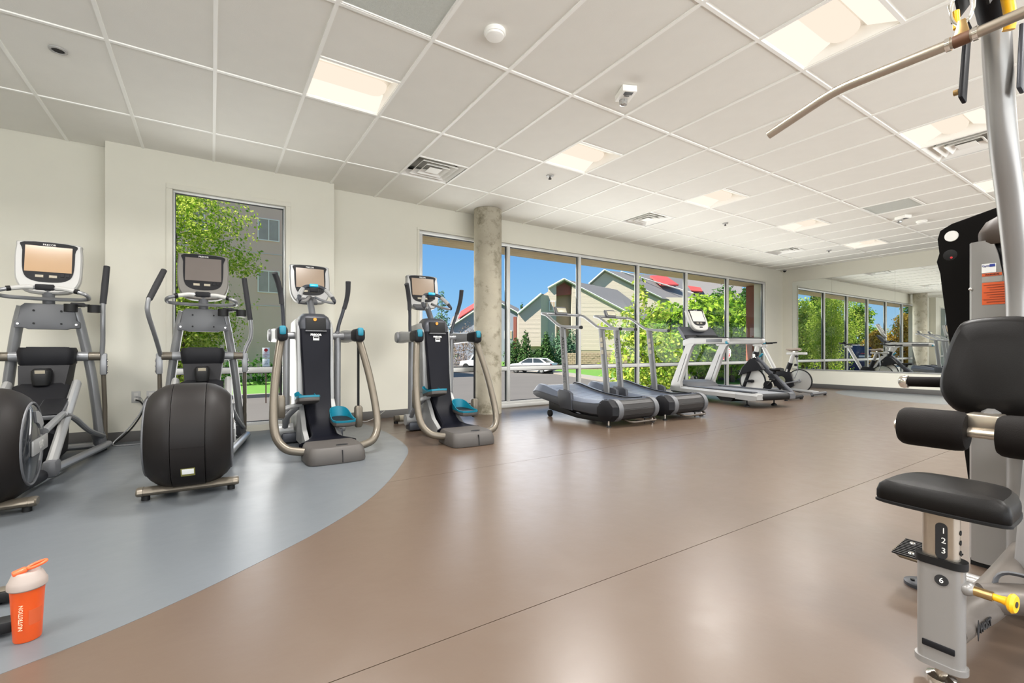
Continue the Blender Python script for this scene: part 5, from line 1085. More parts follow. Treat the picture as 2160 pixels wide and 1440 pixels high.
def big_treadmill(label, loc, rz):
    t = thing('motor_treadmill', label, 'treadmill', loc, rz)
    m_tw = P('treadmill_white', (160, 159, 157), 0.35, metal=0.1)
    for s in (-1, 1):
        obj('side_rail', MB().loft([[(s * x, y, z) for x, z in ((0.30, 0.135), (0.43, 0.135), (0.435, 0.20), (0.41, 0.235), (0.30, 0.245))] for y in (0.42, 1.2, 1.78)]), m_tw, t)
        obj('rail_cap', MB().loft([[(s * x * kx, y, 0.19 + (z - 0.19) * kz) for x, z in ((0.30, 0.12), (0.43, 0.12), (0.435, 0.20), (0.41, 0.235), (0.30, 0.24))] for y, kx, kz in ((0.0, 0.97, 0.72), (0.03, 0.99, 0.92), (0.12, 1.0, 1.0), (0.418, 1.0, 1.0))]), m_grey if s > 0 else m_lsilver, t)
        obj('foot_rail', MB().bx(s * 0.29, s * 0.40, 0.10, 1.6, 0.243, 0.256, 0.004), m_gunmetal, t)
        u = obj('upright', MB().loft([[(s * (0.405 + x), y, z) for x, y in ((-0.03, y0), (0.03, y0), (0.03, y1), (-0.03, y1))] for y0, y1, z in ((1.72, 2.05, 0.14), (1.74, 1.98, 0.32), (1.50, 1.68, 0.86), (1.42, 1.60, 1.00), (1.34, 1.54, 1.06))]), m_tw, t)
        obj('upright_seam', MB().loft([[(s * (0.405 + x), y, z) for x, y in ((-0.0315, y0), (0.0315, y0), (0.0315, y0 + 0.012), (-0.0315, y0 + 0.012))] for y0, z in ((1.80, 0.32), (1.555, 0.86))]), m_dark, u)
        hr = obj('handrail', MB().loft([[(s * (0.405 + x * k), y, zc + z * k) for x, z in rrect(0.075, 0.11, 0.03, 3)] for y, zc, k in ((0.58, 1.085, 0.5), (0.60, 1.085, 0.9), (0.66, 1.088, 1.0), (1.2, 1.10, 1.05), (1.5, 1.10, 1.15), (1.66, 1.07, 1.0))]), m_tw, t)
        obj('rail_top', MB().tube([(s * 0.405, 0.60, 1.135), (s * 0.405, 1.0, 1.155), (s * 0.405, 1.36, 1.16)], 0.028, 8, ry=0.012), m_black, hr)
        obj('rail_inlay', MB().box((s * 0.446, 0.87, 1.095), (0.012, 0.36, 0.055), bev=0.005), m_grey, hr); obj('teal_tip', MB().box((s * 0.415, 0.605, 1.06), (0.06, 0.04, 0.045), bev=0.012), m_teal, hr)
        f = obj('levelling_foot', MB().cyl((s * 0.30, 0.30, 0.02), (s * 0.30, 0.30, 0.13), 0.011, 10), m_dark, t); obj('foot_pad', MB().lathe([(0.045, 0), (0.043, 0.02), (0.015, 0.04)], (s * 0.30, 0.30, 0), n=16), m_black, f)
    obj('belt', MB().loft([[(-0.295, y, z), (0.295, y, z), (0.295, y, z - 0.012), (-0.295, y, z - 0.012)] for y, z in ((0.06, 0.228), (0.9, 0.233), (1.58, 0.236))]), P('belt_grey', (112, 114, 118), 0.55), t)
    obj('rear_roller', MB().cyl((-0.298, 0.05, 0.175), (0.298, 0.05, 0.175), 0.054, 20), m_black, t)
    obj('deck_frame', MB().box((0, 0.9, 0.17), (0.58, 1.5, 0.09), bev=0.01), m_dark, t)
    obj('lift_box', MB().prism([(0.50, 0.135), (0.58, 0.06), (0.80, 0.06), (0.92, 0.135)], 'yz', -0.36, 0.36), m_black, t)
    obj('motor_hood', MB().loft([[(x * k, y, z0 + (z1 - z0) * h) for x, h in ((-0.37, 0), (0.37, 0), (0.37, 0.7), (0.30, 1.0), (-0.30, 1.0), (-0.37, 0.7))] for y, z0, z1, k in ((1.52, 0.20, 0.25, 0.92), (1.60, 0.16, 0.31, 0.97), (1.80, 0.12, 0.345, 1.0), (2.02, 0.10, 0.34, 1.0), (2.10, 0.12, 0.26, 0.96))]), m_grey, t)
    fb = obj('front_foot', MB().box((0, 2.0, 0.05), (0.78, 0.16, 0.09), bev=0.02), m_lsilver, t)
    for s in (-1, 1): obj('rubber_foot', MB().cyl((s * 0.34, 2.0, 0), (s * 0.34, 2.0, 0.02), 0.03, 12), m_black, fb)
    # dash wing
    dsh = obj('dash', MB().loft([[(x, 1.60 + dy + y * 0.2, z) for x, y in ((-0.40, 0), (-0.2, -0.35), (0.2, -0.35), (0.40, 0), (0.36, 0.35), (-0.36, 0.35))] for dy, z in ((0.0, 1.10), (0.02, 1.18), (0.06, 1.22))]), m_dark, t)
    obj('dash_wing', MB().loft([[(x, y, z) for y, z in ((1.62, 1.14), (1.72, 1.16), (1.86, 1.36), (1.83, 1.39), (1.70, 1.26))] for x in (-0.40, -0.34, 0.34, 0.40)]), m_gunmetal, dsh)
    obj('key_strip', MB().box((0, 1.505, 1.20), (0.46, 0.08, 0.02), rot=(0.3, 0, 0), bev=0.006), m_black, dsh)
    console(t, (0, 1.76, 1.52), math.radians(26), 0.42, 0.46, m_white, P('screen_bright', (196, 192, 186), 0.2, emit=0.1))
    return t
big_treadmill('large white motor treadmill with tall console, right of the curved treadmills', (7.60, 3.87, 0), math.radians(-13))

# ------------------------------------------------------------------ indoor bikes
def disc_wheel(t, c, r, mat, rim, nm='flywheel'):
    w = obj(nm, MB().lathe([(0.02, -0.012), (r * 0.93, -0.006), (r * 0.93, 0.006), (0.02, 0.012)], c, (1, 0, 0), 40), mat, t)
    obj('rim', MB().lathe([(r * 0.93, -0.014), (r, -0.012), (r, 0.012), (r * 0.93, 0.014)], c, (1, 0, 0), 40, ring=True), rim, w)
    obj('hub', MB().cyl((c[0] - 0.04, c[1], c[2]), (c[0] + 0.04, c[1], c[2]), 0.035, 16), m_silver, w)
    return w
def saddle(t, c, mat):
    s = [(-0.13, 0.085, 0.03), (-0.10, 0.09, 0.035), (-0.04, 0.075, 0.035), (0.02, 0.045, 0.03), (0.08, 0.028, 0.025), (0.14, 0.02, 0.018), (0.155, 0.008, 0.008)]
    return obj('saddle', MB().loft([[(c[0] + w * math.cos(a), c[1] + y, c[2] + h * math.sin(a) - 0.012 * math.exp(-((y - 0.03) / 0.06) ** 2)) for a in np.linspace(0, 2 * PI, 13)[:-1]] for y, w, h in s]), mat, t)
m_wd = P('flywheel_silver', (206, 204, 200), 0.25, metal=0.7, var=0.1, scale=5)
def bike_white(label, loc):
    t = thing('exercise_bike', label, 'exercise bike', loc, 0)
    for y, hw in ((0.04, 0.30), (1.22, 0.28)):
        b = obj('stabiliser', MB().tube([(-hw, y, 0.05), (hw, y, 0.05)], 0.03, 12), m_grey, t)
        for s in (-1, 1): obj('rubber_foot', MB().cyl((s * (hw - 0.03), y, 0), (s * (hw - 0.03), y, 0.03), 0.025, 10), m_black, b)
    obj('base_beam', MB().tube([(0, 0.04, 0.06), (0, 0.6, 0.10), (0, 1.22, 0.06)], 0.035, 10), m_lsilver, t)
    disc_wheel(t, (0, 0.40, 0.285), 0.245, m_wd, m_black)
    obj('wheel_stay', MB().tube([(0.05, 0.40, 0.285), (0.055, 0.75, 0.20)], 0.016, 8).tube([(-0.05, 0.40, 0.285), (-0.055, 0.75, 0.20)], 0.016, 8).tube([(-0.055, 0.75, 0.20), (0.055, 0.75, 0.20)], 0.016, 8), m_silver, t)
    cs = obj('drive_casing', MB().prism([(0.50, 0.18), (0.58, 0.46), (0.82, 0.50), (0.95, 0.30), (0.90, 0.14), (0.6, 0.12)], 'yz', -0.055, 0.055, 0.012), m_dark, t)
    obj('seat_tube', MB().tube([(0, 0.74, 0.24), (0, 0.585, 0.66)], 0.042, 10, ry=0.05), m_dark, t)
    obj('tube_stripe', MB().box((-0.045, 0.66, 0.44), (0.006, 0.03, 0.18), rot=(0.35, 0, 0)), m_white, t)
    obj('seat_post', MB().tube([(0, 0.60, 0.62), (0, 0.53, 0.84)], 0.03, 10, ry=0.038), m_white, t)
    obj('seat_slider', MB().box((0, 0.46, 0.86), (0.055, 0.40, 0.05), bev=0.01), m_white, t)
    saddle(t, (0, 0.53, 0.945), P('saddle_tan', (120, 108, 96), 0.6)); obj('saddle_clamp', MB().cyl((0, 0.52, 0.885), (0, 0.52, 0.93), 0.018, 10), m_chrome, t)
    obj('lever_tube', MB().tube([(0.0, 0.47, 0.83), (0.0, 0.44, 0.5), (0, 0.50, 0.33)], 0.014, 8), m_silver, t)
    obj('adjust_knob', MB().cyl((-0.05, 0.44, 0.62), (-0.11, 0.44, 0.62), 0.024, 10), m_black, t); obj('adjust_knob', MB().cyl((-0.05, 0.43, 0.80), (-0.10, 0.43, 0.80), 0.022, 10), m_black, t)
    obj('front_post', MB().tube([(0, 0.80, 0.30), (0, 1.16, 1.00)], 0.03, 10, ry=0.04), m_white, t)
    obj('head_clamp', MB().box((0, 1.17, 1.03), (0.06, 0.18, 0.05), bev=0.01), m_white, t)
    hb = obj('handlebar', MB().tube(fillet([(-0.22, 0.98, 1.10), (-0.21, 1.22, 1.09), (0.21, 1.22, 1.09), (0.22, 0.98, 1.10)], 0.08), 0.016, 8), m_black, t)
    obj('inner_bar', MB().tube(fillet([(-0.07, 1.22, 1.09), (-0.06, 1.38, 1.13), (0.06, 1.38, 1.13), (0.07, 1.22, 1.09)], 0.05), 0.016, 8), m_black, hb); obj('display', MB().box((0, 1.26, 1.14), (0.09, 0.06, 0.05), rot=(0.6, 0, 0), bev=0.01), m_dark, hb)
    ck = obj('crank', MB().lathe([(0.09, -0.01), (0.09, 0.01)], (-0.075, 0.74, 0.28), (1, 0, 0), 20), m_chrome, t)
    for s in (-1, 1):
        obj('crank_arm', MB().tube([(s * 0.085, 0.74, 0.28), (s * 0.10, 0.74 - s * 0.10, 0.28 - s * 0.13)], 0.012, 8), m_chrome, ck); obj('pedal', MB().box((s * 0.15, 0.74 - s * 0.10, 0.28 - s * 0.13), (0.09, 0.07, 0.025), bev=0.006), m_black, ck)
    return t
bike_white('white-framed exercise bike with rear flywheel and tan saddle, nearest the mirror', (10.36, 4.40, 0))
def bike_dark(label, loc):
    t = thing('exercise_bike', label, 'exercise bike', loc, 0)
    for y, hw in ((0.02, 0.31), (1.20, 0.28)):
        b = obj('stabiliser', MB().tube([(-hw, y, 0.05), (hw, y, 0.05)], 0.032, 12), m_dark, t)
        for s in (-1, 1): obj('rubber_foot', MB().cyl((s * (hw - 0.03), y, 0), (s * (hw - 0.03), y, 0.03), 0.028, 10), m_black, b)
    obj('main_beam', MB().tube([(0, 0.04, 0.09), (0, 0.40, 0.44), (0, 0.74, 0.78)], 0.035, 10, ry=0.06), m_gunmetal, t)
    obj('base_beam', MB().tube([(0, 0.04, 0.07), (0, 0.5, 0.09), (0, 1.20, 0.06)], 0.035, 10), m_white, t)
    disc_wheel(t, (0, 0.80, 0.31), 0.265, P('flywheel_white', (226, 226, 222), 0.3, var=0.04), m_dark)
    for s in (-1, 1): obj('fork_leg', MB().tube([(s * 0.05, 0.76, 0.70), (s * 0.055, 0.95, 0.20), (s * 0.05, 1.08, 0.07)], 0.02, 8, ry=0.035), m_dark, t)
    obj('axle_mount', MB().box((0, 0.84, 0.31), (0.15, 0.16, 0.05), bev=0.01), m_dark, t)
    hd = obj('head_tube', MB().tube([(0, 0.78, 0.66), (0, 0.73, 0.90)], 0.05, 12, ry=0.06), m_dark, t)
    lettering('R', 0.10, m_wprint, hd, face_mat((-0.055, 0.74, 0.81), (-1, -0.25, 0)), bold=0.004)
    gm = [(0.62, 0.68), (0.70, 0.74), (0.80, 0.76), (0.98, 0.58), (1.06, 0.42), (0.82, 0.50), (0.52, 0.56)]
    obj('sweat_guard', MB().loft([[(x, 0.78 + (y - 0.78) * k, z) for y, z in gm] for x, k in ((-0.10, 0.9), (-0.07, 1.0), (0.07, 1.0), (0.10, 0.9))]), m_dark, t)
    obj('bar_post', MB().tube([(0, 0.735, 0.86), (0, 0.70, 1.02)], 0.03, 10, ry=0.042), m_white, t); obj('bar_clamp', MB().box((0, 0.71, 1.035), (0.06, 0.16, 0.045), bev=0.01), m_white, t)
    hb = obj('handlebar', MB().tube(fillet([(-0.22, 0.52, 1.07), (-0.21, 0.76, 1.06), (0.21, 0.76, 1.06), (0.22, 0.52, 1.07)], 0.08), 0.016, 8), m_black, t)
    obj('aero_bar', MB().tube(fillet([(-0.07, 0.76, 1.06), (-0.06, 0.94, 1.12), (0.06, 0.94, 1.12), (0.07, 0.76, 1.06)], 0.05), 0.016, 8), m_black, hb)
    obj('brake_knob', MB().cyl((0, 0.66, 0.80), (-0.0, 0.60, 0.86), 0.02, 10), m_teal, t)
    sp = obj('seat_post', MB().tube([(0, 0.40, 0.42), (0, 0.36, 0.53)], 0.03, 10), m_dark, t); saddle(t, (0, 0.36, 0.56), m_black)
    ck = obj('crank', MB().lathe([(0.085, -0.012), (0.085, 0.012)], (-0.07, 0.46, 0.25), (1, 0, 0), 20), m_dark, t)
    for s in (-1, 1):
        obj('crank_arm', MB().tube([(s * 0.085, 0.46, 0.25), (s * 0.10, 0.46 + s * 0.12, 0.25 - s * 0.12)], 0.014, 8), m_dark, ck); obj('pedal', MB().box((s * 0.15, 0.46 + s * 0.12, 0.25 - s * 0.12), (0.09, 0.07, 0.03), bev=0.006), m_black, ck)
    obj('chain_guard', MB().box((-0.06, 0.32, 0.33), (0.03, 0.10, 0.34), rot=(-0.75, 0, 0), bev=0.012), m_dark, t)
    return t
bike_dark('dark-framed exercise bike with front flywheel and letter R, behind the large treadmill', (9.10, 4.30, 0))
# ------------------------------------------------------------------ multi-station strength machine (faces -x)
m_gsil = P('gym_silver', (140, 138, 136), 0.3, metal=0.35, var=0.03)
m_vinyl = P('black_vinyl', (12, 10, 9), 0.42, spec=0.18, var=0.1, bump=0.06, bscale=400)
m_foam = P('black_foam', (14, 10, 8), 0.7, spec=0.15, var=0.12, bump=0.15, bscale=350)
m_yel = P('yellow_knob', (238, 176, 22), 0.4, var=0.03)
m_brass = P('brass_pin', (168, 138, 92), 0.3, metal=0.8)
CX, CYm = 1.72, 0.43
g = thing('strength_machine', 'silver and black pulley strength machine with padded seat at the right edge', 'gym machine', (CX, CYm, 0))
def G(x, y, z): return (x - CX, y - CYm, z)
def gobj(name, mb, mat, parent=None, **k): return obj(name, mb, mat, parent or g, **k)
# seat post -------------------------------------------------
def oval(cx, cy, wx, wy, r, z, n=5): return [(cx + x - CX, cy + y - CYm, z) for x, y in rrect(wx, wy, r, n)]
post = gobj('seat_post_sleeve', MB().loft([oval(1.72, 0.425, 0.05, 0.102, 0.023, z) for z in (0.055, 0.325)]), m_gsil)
gobj('sleeve_collar', MB().loft([oval(1.72, 0.425, 0.058, 0.112, 0.027, z) for z in (0.325, 0.346)]), m_black, post)
gobj('sleeve_foot_plate', MB().loft([oval(1.72, 0.425, 0.060, 0.114, 0.028, z) for z in (0.040, 0.056)]), m_gsil, post)
gobj('drain_slot', MB().box(G(1.694, 0.425, 0.10), (0.006, 0.07, 0.018), bev=0.009), m_dark, post)
ft = gobj('levelling_foot', MB().cyl(G(1.72, 0.425, 0.012), G(1.72, 0.425, 0.045), 0.014, 12), m_steel); gobj('foot_pad', MB().lathe([(0.035, 0), (0.033, 0.01), (0.014, 0.018)], G(1.72, 0.425, 0), n=18), m_chrome, ft)
inner = gobj('seat_post', MB().loft([oval(1.72, 0.425, 0.036, 0.080, 0.016, z) for z in (0.33, 0.48)]), m_steel)
dc = gobj('height_scale', MB().prism([(y, z) for y, z in rrect(0.026, 0.100, 0.012, 4, -0.010, 0.395)], 'yz', 1.7005 - CX, 1.7022 - CX), m_ink, inner, smooth=0)
for s, z in (('1', 0.424), ('2', 0.397), ('3', 0.369)): lettering(s, 0.022, m_wprint, inner, face_mat(G(1.6998, 0.415, z), (-1, 0, 0)))
for z in (0.424, 0.397, 0.369): gobj('pin_hole', MB().cyl(G(1.72, 0.386, z), G(1.72, 0.3835, z), 0.007, 10), m_black, inner)
gobj('number_plate', MB().lathe([(0.015, 0), (0.015, 0.002)], G(1.6948, 0.418, 0.288), (-1, 0, 0), 20), m_ink, post); lettering('6', 0.021, m_wprint, post, face_mat(G(1.6922, 0.418, 0.288), (-1, 0, 0)))
pp = gobj('pull_pin', MB().cyl(G(1.72, 0.378, 0.278), G(1.72, 0.322, 0.278), 0.0125, 14), m_brass, post)
gobj('pin_boss', MB().sphere(G(1.72, 0.372, 0.278), 0.019, n=14, m=8), m_gsil, pp)
gobj('knob', MB().lathe([(0.009, 0.0), (0.0095, 0.016), (0.012, 0.026), (0.022, 0.031), (0.025, 0.037), (0.021, 0.043)], G(1.72, 0.322, 0.278), (-0.12, -0.99, 0), 18), m_yel, pp)
gobj('knob_label', MB().lathe([(0.008, 0.0432), (0.008, 0.0445)], G(1.72, 0.322, 0.278), (-0.12, -0.99, 0), 12), m_ink, pp)
# seat pad -----------------------------------------------------
so = [(p.x, p.y) for p in spline([(-0.10, -0.125, 0), (-0.06, -0.14, 0), (0.08, -0.13, 0), (0.145, -0.08, 0), (0.15, 0.08, 0), (0.08, 0.13, 0), (-0.06, 0.14, 0), (-0.10, 0.125, 0), (-0.11, 0.0, 0)], 4, closed=True)]
st = gobj('seat_pad', MB().loft([[(1.77 - CX + x * k, 0.422 - CYm + y * k, z) for x, y in so] for z, k in ((0.480, 0.93), (0.483, 0.985), (0.490, 1.0), (0.508, 1.0), (0.527, 0.96), (0.539, 0.87), (0.543, 0.6))]), m_vinyl)
gobj('seat_board', MB().loft([[(1.77 - CX + x * k, 0.422 - CYm + y * k, z) for x, y in so] for z, k in ((0.474, 0.97), (0.477, 1.015), (0.483, 1.015), (0.485, 0.98))]), m_black, st)
# back pad -----------------------------------------------------------
bo = [(p.x, p.y) for p in spline([(-0.07, 0.172, 0), (0.07, 0.172, 0), (0.115, 0.12, 0), (0.145, -0.03, 0), (0.14, -0.11, 0), (0.09, -0.17, 0), (0.0, -0.182, 0), (-0.09, -0.17, 0), (-0.14, -0.11, 0), (-0.145, -0.03, 0), (-0.115, 0.12, 0)], 4, closed=True)]
bp_ = gobj('back_pad', MB().loft([[(x - CX + 0.03 * (z / 0.17), 0.43 - CYm + y * k, 0.868 + z * k) for y, z in bo] for x, k in ((2.37, 0.94), (2.36, 0.995), (2.335, 1.0), (2.315, 0.965), (2.303, 0.88), (2.298, 0.6))]), m_vinyl)
gobj('pad_board', MB().loft([[(x - CX + 0.03 * (z / 0.17), 0.43 - CYm + y * k, 0.868 + z * k) for y, z in bo] for x, k in ((2.385, 0.98), (2.37, 1.01))]), m_black, bp_)
gobj('pad_bracket', MB().box(G(2.53, 0.43, 0.85), (0.30, 0.06, 0.08), bev=0.012), m_gsil)
# thigh rollers --------------------------------------------------------
ax = gobj('roller_axle', MB().cyl(G(2.15, 0.20, 0.648), G(2.15, 0.66, 0.648), 0.017, 14), m_steel)
for a, b in ((0.462, 0.645), (0.205, 0.392)):
    gobj('foam_roller', MB().lathe([(0.03, 0), (0.058, 0.002), (0.066, 0.012), (0.0685, 0.03), (0.0685, b - a - 0.03), (0.066, b - a - 0.012), (0.058, b - a - 0.002), (0.03, b - a)], G(2.15, a, 0.648), (0, 1, 0), 28), m_foam, ax)
gobj('roller_bracket', MB().box(G(2.20, 0.43, 0.685), (0.10, 0.085, 0.05), bev=0.006), m_steel); gobj('roller_post', MB().tube([G(2.22, 0.43, 0.68), G(2.45, 0.43, 0.74), G(2.55, 0.43, 0.78)], 0.03, 10), m_gsil)
# press handle at the left -------------------------------------------------
h = gobj('press_handle', MB().cyl(G(2.48, 0.43, 0.800), G(2.48, 0.735, 0.792), 0.014, 12), m_steel)
gobj('handle_grip', MB().cyl(G(2.48, 0.45, 0.80), G(2.48, 0.715, 0.793), 0.021, 16), m_foam, h)
gobj('handle_knob', MB().lathe([(0.02, 0.0), (0.026, 0.004), (0.028, 0.016), (0.024, 0.028), (0.012, 0.035)], G(2.48, 0.715, 0.7925), (0, 1, -0.02), 18), m_chrome, h)
# tall curved mast --------------------------------------------------------------
gobj('mast', MB().tube(spline([G(2.70, 0.43, 0.10), G(2.70, 0.43, 0.60), G(2.695, 0.43, 1.0), G(2.67, 0.43, 1.22), G(2.565, 0.43, 1.46), G(2.44, 0.43, 1.69), G(2.365, 0.43, 1.93), G(2.33, 0.43, 2.10), G(2.31, 0.43, 2.26)], 6), 0.039, 18), m_gsil)
arm = gobj('top_arm', MB().tube(spline([G(2.33, 0.43, 2.10), G(2.14, 0.43, 2.22), G(1.92, 0.43, 2.30)], 5), 0.045, 14), m_dark)
for s in (-1, 1): gobj('pulley_plate', MB().loft([[G(x, 0.43 + s * w, z) for x, z in ((2.06, 2.02), (1.98, 2.10), (1.90, 2.34), (1.98, 2.38), (2.10, 2.30), (2.16, 2.10))] for w in (0.030, 0.037)]), m_black, arm)
gobj('pulley', MB().lathe([(0.01, -0.014), (0.075, -0.014), (0.066, 0), (0.075, 0.014), (0.01, 0.014)], G(2.0, 0.43, 2.26), (0, 1, 0), 28), m_dark, arm)
gobj('guard_finger', MB().box(G(2.22, 0.485, 1.94), (0.05, 0.014, 0.30), rot=(0, 0.22, 0), bev=0.006), m_dark, arm); gobj('finger_bolt', MB().cyl(G(2.19, 0.495, 1.83), G(2.19, 0.508, 1.83), 0.01, 10), m_brass, arm)
gobj('guard_finger', MB().box(G(2.36, 0.372, 1.94), (0.05, 0.014, 0.24), rot=(0, 0.15, 0), bev=0.006), m_gunmetal, arm)
# lat bar with carabiner -------------------------------------------------------------
lb = thing('lat_pull_bar', 'bent steel lat pulldown bar hanging from the strength machine', 'exercise bar', (1.94, 0.43, 1.87))
def Lb(x, y, z): return (x - 1.94, y - 0.43, z - 1.87)
obj('bar', MB().tube(fillet([Lb(1.94, -0.15, 1.80), Lb(1.94, 0.09, 1.895), Lb(1.94, 0.43, 1.885), Lb(1.94, 0.775, 1.89), Lb(1.94, 1.02, 1.82)], 0.06), 0.0165, 14), m_steel, lb)
for y in (0.400, 0.462): obj('collar', MB().cyl(Lb(1.94, y - 0.006, 1.885), Lb(1.94, y + 0.006, 1.885), 0.0205, 16), m_chrome, lb)
obj('swivel_band', MB().cyl(Lb(1.94, 0.412, 1.885), Lb(1.94, 0.450, 1.885), 0.0185, 16), P('band_brown', (98, 66, 46), 0.5), lb)
obj('swivel_lug', MB().prism([(0.404 - 0.43, 0.018), (0.458 - 0.43, 0.018), (0.448 - 0.43, 0.035), (0.440 - 0.43, 0.075), (0.422 - 0.43, 0.075), (0.414 - 0.43, 0.035)], 'yz', -0.006, 0.006, 0.003), m_brass, lb)
cb = obj('carabiner', MB().tube([Lb(1.94, 0.43 + 0.026 * math.cos(a), 1.985 + 0.055 * math.sin(a)) for a in np.linspace(0, 2 * PI, 25)], 0.0045, 8, caps=False), m_chrome, lb); obj('gate', MB().tube([Lb(1.945, 0.452, 1.95), Lb(1.945, 0.46, 2.01)], 0.006, 8), m_chrome, cb)
obj('cable_sleeve', MB().tube([Lb(1.95, 0.445, 1.93), Lb(1.95, 0.447, 1.985)], 0.009, 18), m_yel, lb)
obj('cable', MB().tube([Lb(1.94, 0.43, 2.03), Lb(1.93, 0.43, 2.24)], 0.005, 8), m_black, lb)
gobj('cable_stop', MB().tube(spline([G(2.22, 0.385, 2.12), G(2.215, 0.375, 2.03), G(2.22, 0.38, 1.99)], 4), 0.016, 20), m_yel, arm)
# weight tower shrouds ------------------------------------------------------------------
SX = 2.745
body = gobj('weight_stack_body', MB().bx(SX + 0.02 - CX, SX + 0.30 - CX, 0.27 - CYm, 0.57 - CYm, 0.03, 1.385, 0.01), m_black)
sh = gobj('weight_shroud', MB().loft([[G(SX + x, y, z) for x, y in ((0.10, 0.592), (0.03, 0.592), (0.008, 0.582), (0.0, 0.562), (0.0, y1), (0.02, y1), (0.02, 0.56), (0.10, 0.575))] for z, y1 in ((0.02, 0.30), (0.40, 0.34), (0.80, 0.405), (1.05, 0.455), (1.33, 0.500), (1.375, 0.512), (1.39, 0.535))]), m_gsil)
capo = [(p.x, p.y) for p in spline([(-0.14, 0.13, 0), (-0.15, 0.0, 0), (-0.13, -0.16, 0), (0.0, -0.19, 0), (0.15, -0.15, 0), (0.15, 0.12, 0), (0.0, 0.155, 0)], 4, closed=True)]
cap = gobj('shroud_cap', MB().loft([[(SX + 0.145 - CX + x * k, 0.42 - CYm + y * k, z) for x, y in capo] for z, k in ((1.372, 0.95), (1.385, 0.99), (1.425, 1.0), (1.435, 0.985), (1.475, 0.86), (1.51, 0.55), (1.518, 0.3))]), P('cap_brown', (58, 48, 40), 0.55, spec=0.3), sh)
gobj('rivet', MB().sphere(G(SX + 0.004, 0.583, 1.19), 0.007, n=10, m=6), m_chrome, sh)
dp = gobj('digital_panel', MB().box(G(SX + 0.012, 0.455, 1.30), (0.02, 0.075, 0.19), bev=0.008), m_black, sh)
gobj('yellow_strip', MB().box(G(SX + 0.0005, 0.470, 1.362), (0.004, 0.040, 0.010)), P('yellow_tape', (222, 214, 40), 0.5), dp)
for k in range(5): gobj('print_row', MB().box(G(SX + 0.0005, 0.468, 1.345 - k * 0.016), (0.003, 0.010, 0.004)), m_key, dp)
def decal(name, y0, y1, z0, z1, mat, lift=0.0): return gobj(name, MB().bx(SX - 0.0016 - lift - CX, SX - 0.0002 - lift - CX, y0 - CYm, y1 - CYm, z0, z1), mat, sh, smooth=0)
m_dblue = P('decal_blue', (30, 50, 140), 0.5); m_dorange = P('decal_orange', (206, 84, 28), 0.5); m_dgrey = P('decal_grey', (150, 148, 142), 0.5)
decal('white_label', 0.505, 0.548, 1.253, 1.291, m_wprint); decal('blue_block', 0.508, 0.524, 1.277, 1.288, m_dblue, 0.0016)
lettering('Gym', 0.012, m_dblue, sh, face_mat(G(SX - 0.0025, 0.5355, 1.282), (-1, 0, 0)))
decal('orange_head', 0.488, 0.547, 1.238, 1.250, m_dorange); lettering('WARNING', 0.009, m_ink, sh, face_mat(G(SX - 0.0025, 0.517, 1.244), (-1, 0, 0)))
decal('grey_band', 0.486, 0.547, 1.213, 1.236, m_dgrey); decal('orange_body', 0.469, 0.547, 1.118, 1.211, m_dorange)
for k in range(8): decal('text_line', 0.475, 0.542 - (k % 3) * 0.009, 1.199 - k * 0.0102, 1.2015 - k * 0.0102, P('decal_rust', (140, 54, 20), 0.6), 0.0016)
gobj('shroud_foot', MB().bx(SX + 0.01 - CX, SX + 0.32 - CX, 0.26 - CYm, 0.585 - CYm, 0.0, 0.028), m_black, body)
leg = gobj('front_leg_cover', MB().loft([[G(x, y, z) for x, y in ((2.34, 0.36), (2.34, 0.26), (2.40, 0.24), (2.50, 0.30), (2.50, 0.38), (2.40, 0.40))] for z in (0.12,)] + [[G(x + 0.14, y, z) for x, y in ((2.34, 0.35), (2.34, 0.27), (2.40, 0.25), (2.50, 0.30), (2.50, 0.37), (2.40, 0.385))] for z in (0.72,)]), m_gsil)
gobj('orange_tag', MB().box(G(2.378, 0.318, 0.505), (0.004, 0.055, 0.022), rot=(0, 0.23, 0)), m_dorange, leg)
# black backing panel with finger hole ---------------------------------------------------
bpn = [(0.745, 1.40), (0.755, 1.36), (0.742, 1.30), (0.735, 1.22), (0.63, 0.20), (0.20, 0.20), (0.20, 1.62), (0.45, 1.60), (0.70, 1.535), (0.742, 1.51), (0.752, 1.47)]
pn = gobj('backing_panel', MB().prism([(y - CYm, z) for y, z in bpn], 'yz', 2.985 - CX, 3.0 - CX, 0.004), P('panel_black', (12, 10, 9), 0.7, spec=0.1), smooth=0)
gobj('panel_disc', MB().lathe([(0.026, 0), (0.025, 0.003)], G(2.985, 0.70, 1.475), (-1, 0, 0), 24), m_wprint, pn); gobj('panel_socket', MB().lathe([(0.026, 0), (0.02, 0.001)], G(2.985, 0.705, 1.385), (-1, 0, 0), 24), m_black, pn); gobj('socket_light', MB().lathe([(0.005, 0), (0.005, 0.002)], G(2.984, 0.70, 1.372), (-1, 0, 0), 10), m_red, pn)
